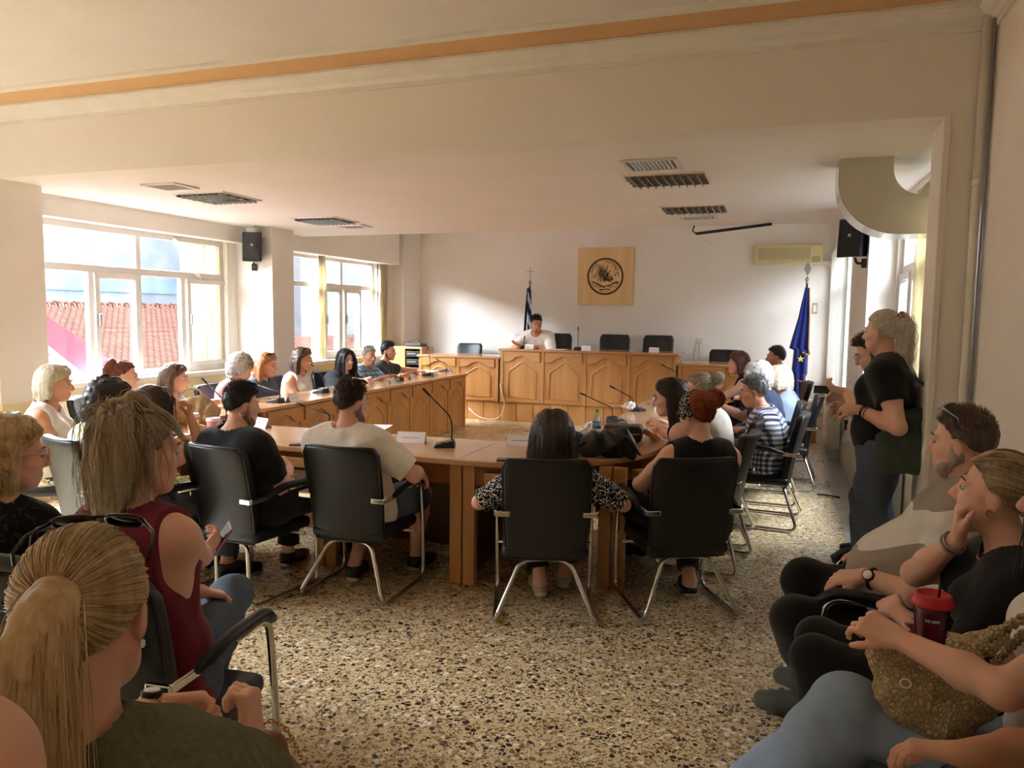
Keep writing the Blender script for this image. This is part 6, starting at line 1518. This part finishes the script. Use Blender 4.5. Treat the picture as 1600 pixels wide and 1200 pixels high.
# takeaway cups
M['pinkcup'] = pattern_speck('pink_printed_cup', 'd9847e', 'f0e6e2', 16, .5); M['coffee_lid'] = plain('white_lid', 'e8e6e6', .4, var=.01); M['redplastic'] = plain('red_plastic', 'c2202e', .3, var=.03)
def cup(loc, lb, H=.115, r=.042, tilt=0):
    t = thing('takeaway_cup', lb, 'cup', loc)
    m = MB(); m.lathe([(r * .72, 0), (r * .74, .003), (r, H), (r * .98, H)], n=28); m.build('cup_body', M['pinkcup'], t, True)
    m = MB(); m.lathe([(r * 1.06, H - .002), (r * 1.08, H + .004), (r * 1.02, H + .008), (r * .96, H + .02), (r * .86, H + .022), (r * .84, H + .017)], n=28); m.build('lid', M['coffee_lid'], t, True)
    m = MB(); m.lathe([(.014, H * .45), (.014, H * .451)], (0, 0, 0), 12); return t
p = at(302, 676, Z=TZ); cup(p, 'pink and white takeaway cup standing nearest the woman with her chin on her hand'); p = at(334, 680, Z=TZ); cup(p, 'pink and white takeaway cup beside the gooseneck microphone', .10, .046)
m = MB(); p = at(302, 676, Z=TZ)
# paper shopping bag
M['kraft'] = plain('kraft_paper', 'a88b62', .8, var=.15, scale=20)
p = at(297, 664, Z=TZ); t = thing('paper_bag', 'crumpled brown bag lying on the window table behind the cups', 'bag', (p.x, p.y, TZ), R(20))
soft('bag_body', [C('x', (-.12, 0, .08), (.13, .02, .085), .075, .085, .05), C('x', (-.1, -.02, .14), (.08, .0, .16), .05, .06, .05)], M['kraft'], t, .007, 0, .010, 55, 3, [((0, 0, .001), (0, 0, -1))])
m = MB(); m.tube(smooth_path([(-.1, .02, .19), (-.04, .05, .27), (.06, .05, .26), (.1, .02, .2)], .08), .006, 6); m.build('handle', M['kraft'], t, True)
# phones
def phone(loc, rot, lb, mat, w=.074, h=.155):
    t = thing('phone', lb, 'phone', loc); t.rotation_euler = rot
    m = MB(); m.box((0, 0, 0), (w, h, .0085)); b = m.build('case', mat, t, False, .006, 3)
    m = MB(); m.box((0, 0, .0046), (w - .008, h - .008, .0008)); m.build('screen', M['blackgloss'], t); return t
p = at(472, 694, Z=TZ + .005); phone((p.x, p.y, TZ + .005), (0, 0, R(-62)), 'black phone lying on the front table', M['black'])
p = at(797, 718, Z=TZ + .005); phone((p.x, p.y, TZ + .005), (0, 0, R(-75)), 'black phone lying at the elbow of the speckled blouse woman', M['black'])
# grey bag, black handbag, black case and water bottle on the front table
M['greycloth'] = fabric('slate_cloth', '4a5260'); M['bagblack'] = plain('black_soft_leather', '101012', .38, var=.1, bump=.2)
p = at(908, 708, Z=TZ); t = thing('cloth_bag', 'slate grey cloth bag beside the dark haired woman', 'bag', (p.x, p.y, TZ), R(25))
soft('bag_body', [C('x', (-.12, 0, .06), (.06, .02, .05), .06, .05, .05), C('x', (-.12, .03, .1), (-.02, .04, .09), .05, .045, .05)], M['greycloth'], t, .007, 0, .008, 50, 4, [((0, 0, .001), (0, 0, -1))])
p = at(950, 713, Z=TZ); t = thing('handbag', 'black soft leather handbag slumped on the front table', 'bag', (p.x, p.y, TZ), R(20))
soft('bag_body', [C('x', (-.10, 0, .05), (.10, 0, .05), .07, .07, .05), C('x', (-.06, 0, .10), (.07, 0, .11), .05, .05, .06)], M['bagblack'], t, .006, 0, .016, 60, 6, [((0, 0, .001), (0, 0, -1))])
m = MB(); m.tube(smooth_path([(-.12, -.02, .1), (-.2, -.05, .06), (-.27, -.03, .02), (-.3, .04, .02)], .08), .012, 8); m.build('strap', M['bagblack'], t, True)
m = MB(); m.tube(smooth_path([(.05, -.03, .15), (.12, -.08, .12), (.17, -.08, .03), (.19, -.03, .02)], .07), .010, 8); m.build('strap', M['bagblack'], t, True)
m = MB(); m.tube([(.0, -.062, .10), (.02, -.064, .06)], .004, 6); m.tube([(.06, -.055, .12), (.05, -.066, .07)], .004, 6); m.build('buckle', M['metal'], t, True)
p = at(972, 690, Z=TZ); t = thing('black_case', 'black zipped case behind the handbag', 'case', (p.x, p.y, TZ), R(5))
m = MB(); m.box((0, .05, .055), (.26, .17, .11)); m.build('case_body', M['bagblack'], t, True, .025, 4)
m = MB(); m.tube([(-.12, -.036, .06), (.12, -.036, .06)], .004, 6); m.build('zip', M['metal'], t, True)
def clear_plastic():
    t = NT('clear_plastic'); t.set(Roughness=.08, Transmission_Weight=.9, IOR=1.2); t.base(lin('eef4f8')); return t.m
M['clear'] = clear_plastic(); M['labelblue'] = plain('blue_bottle_label', '6f9cc4', .5, var=.1); M['green'] = plain('lime_cap', '8ac43e', .4)
p = at(932, 686, Z=TZ); t = thing('water_bottle', 'clear water bottle with a lime green cap behind the handbag', 'bottle', (p.x, p.y, TZ))
m = MB(); m.lathe([(.026, 0), (.031, .004), (.031, .06), (.028, .065), (.031, .07), (.031, .125), (.027, .15), (.013, .178), (.0125, .19)], n=24); m.build('bottle_body', M['clear'], t, True)
m = MB(); m.lathe([(.0318, .075), (.0318, .118), (.0312, .118), (.0312, .075)], n=24); m.build('label', M['labelblue'], t, True)
m = MB(); m.lathe([(.0145, .186), (.015, .188), (.015, .206), (.013, .208)], n=18); m.build('cap', M['green'], t, True)

# things held by the standing pair
p = Vector(gm['root']) + Vector(gm['Rz'] @ gm['wr']['R']); phone(p + Vector((-.125, .0, .05)), (R(0), R(48), R(90)), 'black phone held up by the standing bearded man', M['black'])
p = Vector(gs['root']) + Vector(gs['Rz'] @ gs['wr']['L'])
t = thing('key_ring', 'bunch of keys hanging from the standing woman hand', 'keys', p + Vector((-.07, -.02, -.05)))
m = MB(); m.tube([(0.012 * math.cos(a), 0, .012 * math.sin(a)) for a in [k * math.pi / 6 for k in range(12)]], .0018, 5, closed=True); m.build('ring', M['metal'], t, True)
for dx, L_ in ((-.006, .07), (.006, .055)):
    m = MB(); m.box((dx, 0, -.012 - L_ / 2), (.012, .003, L_)); m.box((dx, 0, -.02), (.02, .004, .02)); m.build('key', M['metal'] if dx < 0 else M['black'], t, False, .001)
M['greensuede'] = fabric('dark_green_suede', '414d3f', .9, .1, .3, 120)
shp = Vector(gs['root']) + Vector(gs['Rz'] @ gs['sh']['L']); q = at(1424, 682, Y=shp.y - .03)
t = thing('shoulder_bag', 'large dark green slouchy bag hanging from the standing woman shoulder', 'bag', q)
soft('bag_body', [C('x', (-.10, 0, -.13), (.10, 0, -.13), .075, .08, .06), C('x', (-.11, 0, -.02), (.10, 0, -.02), .065, .065, .06), C('x', (-.06, 0, .10), (.07, 0, .12), .045, .04, .07)], M['greensuede'], t, .0055, 0, .006, 60, 8)
sv = shp - q
m = MB(); m.tube(smooth_path([(-.07, -.02, .13), (-.05, -.03, .24), tuple(sv + Vector((-.03, -.02, .075))), tuple(sv + Vector((.0, .04, .08)))], .06), .011, 8); m.build('strap', M['greensuede'], t, True)
m = MB(); m.tube(smooth_path([(.08, -.02, .14), (.09, -.03, .25), tuple(sv + Vector((.03, -.02, .075))), tuple(sv + Vector((.02, .04, .075)))], .06), .011, 8); m.build('strap', M['greensuede'], t, True)
m = MB(); m.tube([(.06 + .014 * math.cos(a), -.058, .14 + .014 * math.sin(a)) for a in [k * math.pi / 6 for k in range(12)]], .003, 6, closed=True); m.build('ring', M['brass'], t, True)
m = MB()
for k in range(9): m.tube([(.07, -.06, .12), (.07 + (k - 4) * .004, -.066 - (k % 3) * .004, 0.0)], .003, 4)
m.build('tassel', M['greensuede'], t, True)

def wrist_band(rec, sd, name, mat, r=.031, th=.004, off=.03, dial=None, n=1):
    e, w = Vector(rec['el'][sd]), Vector(rec['wr'][sd]); d = (w - e).normalized(); q = d.to_track_quat('Z', 'Y'); o = None
    for k in range(n):
        c = w - d * (off + k * .012); m = MB(); m.tube([c + q @ Vector((r * math.cos(a), r * math.sin(a), .003 * math.sin(a + k * 2))) for a in [i * math.pi / 14 for i in range(28)]], th, 7, closed=True); o = m.build(name, mat, rec['o'], True)
    if dial is not None:
        c = w - d * off; nrm_ = Vector(dial).normalized(); nrm_ = (nrm_ - d * nrm_.dot(d)).normalized(); m = MB(); m.lathe([(.0, .0), (.021, 0), (.021, .009), (.018, .011), (0, .011)], c + nrm_ * (r - .001), 24, nrm_.to_track_quat('Z', 'Y').to_matrix()); b = m.build('watch_case', M['black'], o, True)
        m = MB(); m.lathe([(0, .0112), (.016, .0112), (.016, .0125), (0, .0125)], c + nrm_ * (r - .001), 24, nrm_.to_track_quat('Z', 'Y').to_matrix()); m.build('dial', M['paper'], o, True)
    return o
wl = lambda rec, v: rec['Rz'].T @ np.array(v, float)
wrist_band(w1, 'L', 'wristwatch', M['black'], .033, .007, .025, wl(w1, (-.2, -.9, .5)))
wrist_band(gm, 'R', 'wristwatch', M['black'], .033, .008, .03, wl(gm, (-.3, -.9, .3)))
wrist_band(w2, 'R', 'bracelet', M['metal'], .032, .004, .02, None, 2); wrist_band(gs, 'L', 'bracelet', M['lensdark'], .031, .004, .03, None, 3)
wrist_band(b3, 'L', 'gold_watch', M['gold'], .031, .0065, .02, wl(b3, (0, 0, 1))); wrist_band(b3, 'R', 'bracelet', M['metal'], .031, .002, .05, None, 1); wrist_band(b2, 'R', 'bracelet', M['clear_frame'], .030, .0025, .02, None, 3)
# earring, necklace
def earring(rec, s, r=.010, mat=None):
    c = Vector(rec['hp'](s * .079, -.008, -.042)); f = Vector(rec['Rh'] @ V3(0, 1, 0)); m = MB(); m.tube([c + f * (r * math.cos(a)) + Vector((0, 0, r * math.sin(a))) for a in [k * math.pi / 8 for k in range(16)]], .0028, 6, closed=True); m.build('earring', mat or M['gold'], rec['o'], True)
earring(w2, -1); earring(b3, 1, .004, M['paper']); earring(w2, 1)
c = w2['Nb'] + w2['fs'] * .02 - w2['u'] * .005
m = MB(); m.tube([c + w2['rt'] * (.072 * math.cos(a)) + w2['fs'] * (.075 * math.sin(a) + .0) - w2['u'] * (.02 * math.sin(a)) for a in [k * math.pi / 16 for k in range(32)]], .003, 6, closed=True); m.build('necklace', M['gold'], w2['o'], True)
# headscarf of the red haired woman
rh_ = f6['Rh']; cc_ = f6['hp'](*CC)
G = Field([E('x', cc_, tuple((CR + .017) * f6['hs']), rh_)], .006); up_ = rh_ @ V3(0, .35, .94); fw_ = rh_ @ V3(0, .94, -.35)
G.half(cc_ + fw_ * .075, fw_); G.half(cc_ - fw_ * .032, -fw_); G.half(cc_ - up_ * .045, -up_); G.rumple(.003, 90, 4); G.obj('headscarf', K['headscarf'], f6['o'])
# backpack hung on the maroon woman chair
q = Vector(b2['root']); f = Vector(b2['Rz'] @ V3(0, 1, 0)); rr = Vector(b2['Rz'] @ V3(1, 0, 0))
M['packgrey'] = fabric('charcoal_canvas', '3c3d40', .85, .08, .3, 180)
t = thing('backpack', 'charcoal roll-top backpack hanging on the back of the chair of the woman in maroon', 'backpack', q - f * .44 + Vector((0, 0, .42))); t.rotation_euler = b2['o'].rotation_euler
soft('pack_body', [C('x', (-.11, 0, .10), (.11, 0, .10), .085, .085, .06), C('x', (-.12, 0, .34), (.12, 0, .34), .075, .075, .06), C('x', (-.13, .0, .50), (.13, 0, .50), .04, .04, .05)], M['packgrey'], t, .0065, 0, .005, 45, 3)
m = MB(); m.tube(smooth_path([(-.16, -.01, .545), (-.05, -.03, .56), (.08, -.03, .555), (.16, -.01, .54)], .1), .022, 10); m.build('roll_top', M['packgrey'], t, True)
m = MB(); m.tube(smooth_path([(-.02, .03, .54), (-.02, .04, .63), (.06, .04, .63), (.06, .03, .54)], .05), .007, 8); m.build('grab_handle', M['black'], t, True)
m = MB(); m.tube(smooth_path([(.12, .05, .52), (.2, .02, .46), (.23, .0, .3), (.17, .03, .08)], .12), .014, 8); m.build('strap', M['packgrey'], t, True)
# phone of the woman in maroon
p = Vector(b2['root']) + Vector(b2['Rz'] @ b2['wr']['R']); phone(at(342, 848, Y=p.y + .10), (R(58), R(12), R(-42)), 'pink phone held up by the woman in maroon', plain('pink_phone_case', 'c9909c', .4))
# red cup of the woman in white
M['redclear'] = plain('dark_red_cup', '5e1420', .15, var=.1)
p = Vector(w3['root']) + Vector(w3['Rz'] @ w3['wr']['R']); q = at(1452, 1018, Y=2.27)
t = thing('drink_cup', 'large dark red plastic cup with a red lid and black straw', 'cup', q)
m = MB(); m.lathe([(.034, 0), (.037, .004), (.043, .11), (.046, .135), (.045, .135)], n=32); cb = m.build('cup_body', M['redclear'], t, True)
m = MB(); m.lathe([(.051, .130), (.053, .134), (.053, .142), (.048, .146), (.046, .160), (.040, .163), (.038, .157)], n=32); m.build('lid', M['redplastic'], t, True)
m = MB(); m.tube([(.012, -.01, .150), (.014, -.012, .195)], .0035, 8); m.build('straw', M['black'], t, True)
m = MB()
for k in range(14):
    a = R(-118 + k * 3.4)
    if k != 5: m.box((.0428 * math.cos(a), .0428 * math.sin(a), .098), (.0012, .0012, .006 if k % 3 else .009))
for k in range(11):
    a = R(-112 + k * 3.4); m.box((.0385 * math.cos(a), .0385 * math.sin(a), .028), (.0012, .0012, .006 if k % 2 else .010))
m.build('printed_text', M['paper'], cb)
# woven straw bag
def straw():
    t = NT('woven_straw'); v = t.coord((1, 1, .8)); w = t.n('ShaderNodeTexVoronoi'); w.feature = 'DISTANCE_TO_EDGE'; w.inputs['Scale'].default_value = 95
    nz = t.n('ShaderNodeTexNoise'); nz.inputs['Scale'].default_value = 30; t.l(v, nz.inputs['Vector']); mv = t.n('ShaderNodeVectorMath', operation='ADD'); sc = t.n('ShaderNodeVectorMath', operation='SCALE'); sc.inputs['Scale'].default_value = .03
    t.l(nz.outputs['Color'], sc.inputs[0]); t.l(v, mv.inputs[0]); t.l(sc.outputs[0], mv.inputs[1]); t.l(mv.outputs[0], w.inputs['Vector'])
    t.base(t.ramp(w.outputs['Distance'], [(0, lin('8f7a58')), (.1, lin('b09a74')), (.3, lin('cdb893'))])); t.set(Roughness=.9); t.bump(w.outputs['Distance'], .8, .012); return t.m
M['straw'] = straw()
q = at(1440, 1065, Y=2.0)
t = thing('woven_bag', 'brown woven straw bag lying across the washed jeans', 'bag', q)
o = lambda px, py, Y: at(px, py, Y=Y) - q
bag = soft('bag_body', [C('x', o(1392, 992, 2.05), o(1385, 1020, 2.07), .018, .03, .05), C('x', o(1372, 1005, 2.07), o(1420, 1090, 2.05), .025, .062, .05), C('x', o(1420, 1085, 2.03), o(1480, 1125, 2.00), .065, .06, .05), C('x', o(1440, 1030, 2.07), o(1530, 1080, 2.02), .045, .06, .05), C('x', o(1500, 1010, 2.12), o(1560, 1000, 2.07), .03, .03, .05)], M['straw'], t, .005, 0, .005, 120, 4)
m = MB()
for a, b in (((1540, 1000), (1600, 965)), ((1560, 1030), (1600, 990))):
    for k in range(2):
        A, B = o(*a, 1.98), o(*b, 1.95); m.tube([A + (B - A) * (i / 12) + Vector((0, .008 * math.cos(i * 1.5 + k * 3.1), .008 * math.sin(i * 1.5 + k * 3.1))) for i in range(13)], .007, 6)
m.build('strap', M['straw'], t, True)
c = o(1415, 1068, 1.925)
m = MB(); m.tube([c + Vector((.011 * math.cos(a), -.0, .011 * math.sin(a))) for a in [k * math.pi / 8 for k in range(16)]], .002, 6, closed=True); m.build('metal_ring', M['paper'], t, True)
# tan handbag with a chain by the olive blouse
M['tanleather'] = plain('tan_leather', '8a5a36', .45, var=.1, bump=.15)
q = at(398, 1190, Y=1.26); t = thing('tan_handbag', 'tan leather handbag with a gold chain on the lap of the olive blouse woman', 'bag', q)
soft('bag_body', [C('x', (-.05, 0, -.05), (.05, 0.02, -.05), .05, .05, .04), C('x', (-.04, 0, .03), (.03, .02, .03), .03, .03, .05)], M['tanleather'], t, .005, 0, .003, 50, 2)
m = MB(); pts = [Vector(x) for x in ((.0, .01, .07), (.03, .02, .085), (.055, .03, .07), (.075, .03, .045), (.09, .03, .02))]
for k in range(14):
    u = k / 13 * (len(pts) - 1.001); i = int(u); c = pts[i].lerp(pts[i + 1], u - i); a = (pts[i + 1] - pts[i]).normalized(); b = a.cross(Vector((0, 1, 0) if k % 2 else (0, .3, 1))).normalized()
    m.tube([c + a * (.007 * math.cos(x)) + b * (.0042 * math.sin(x)) for x in [j * math.pi / 4 for j in range(8)]], .0014, 5, closed=True)
m.build('chain', M['gold'], t, True)
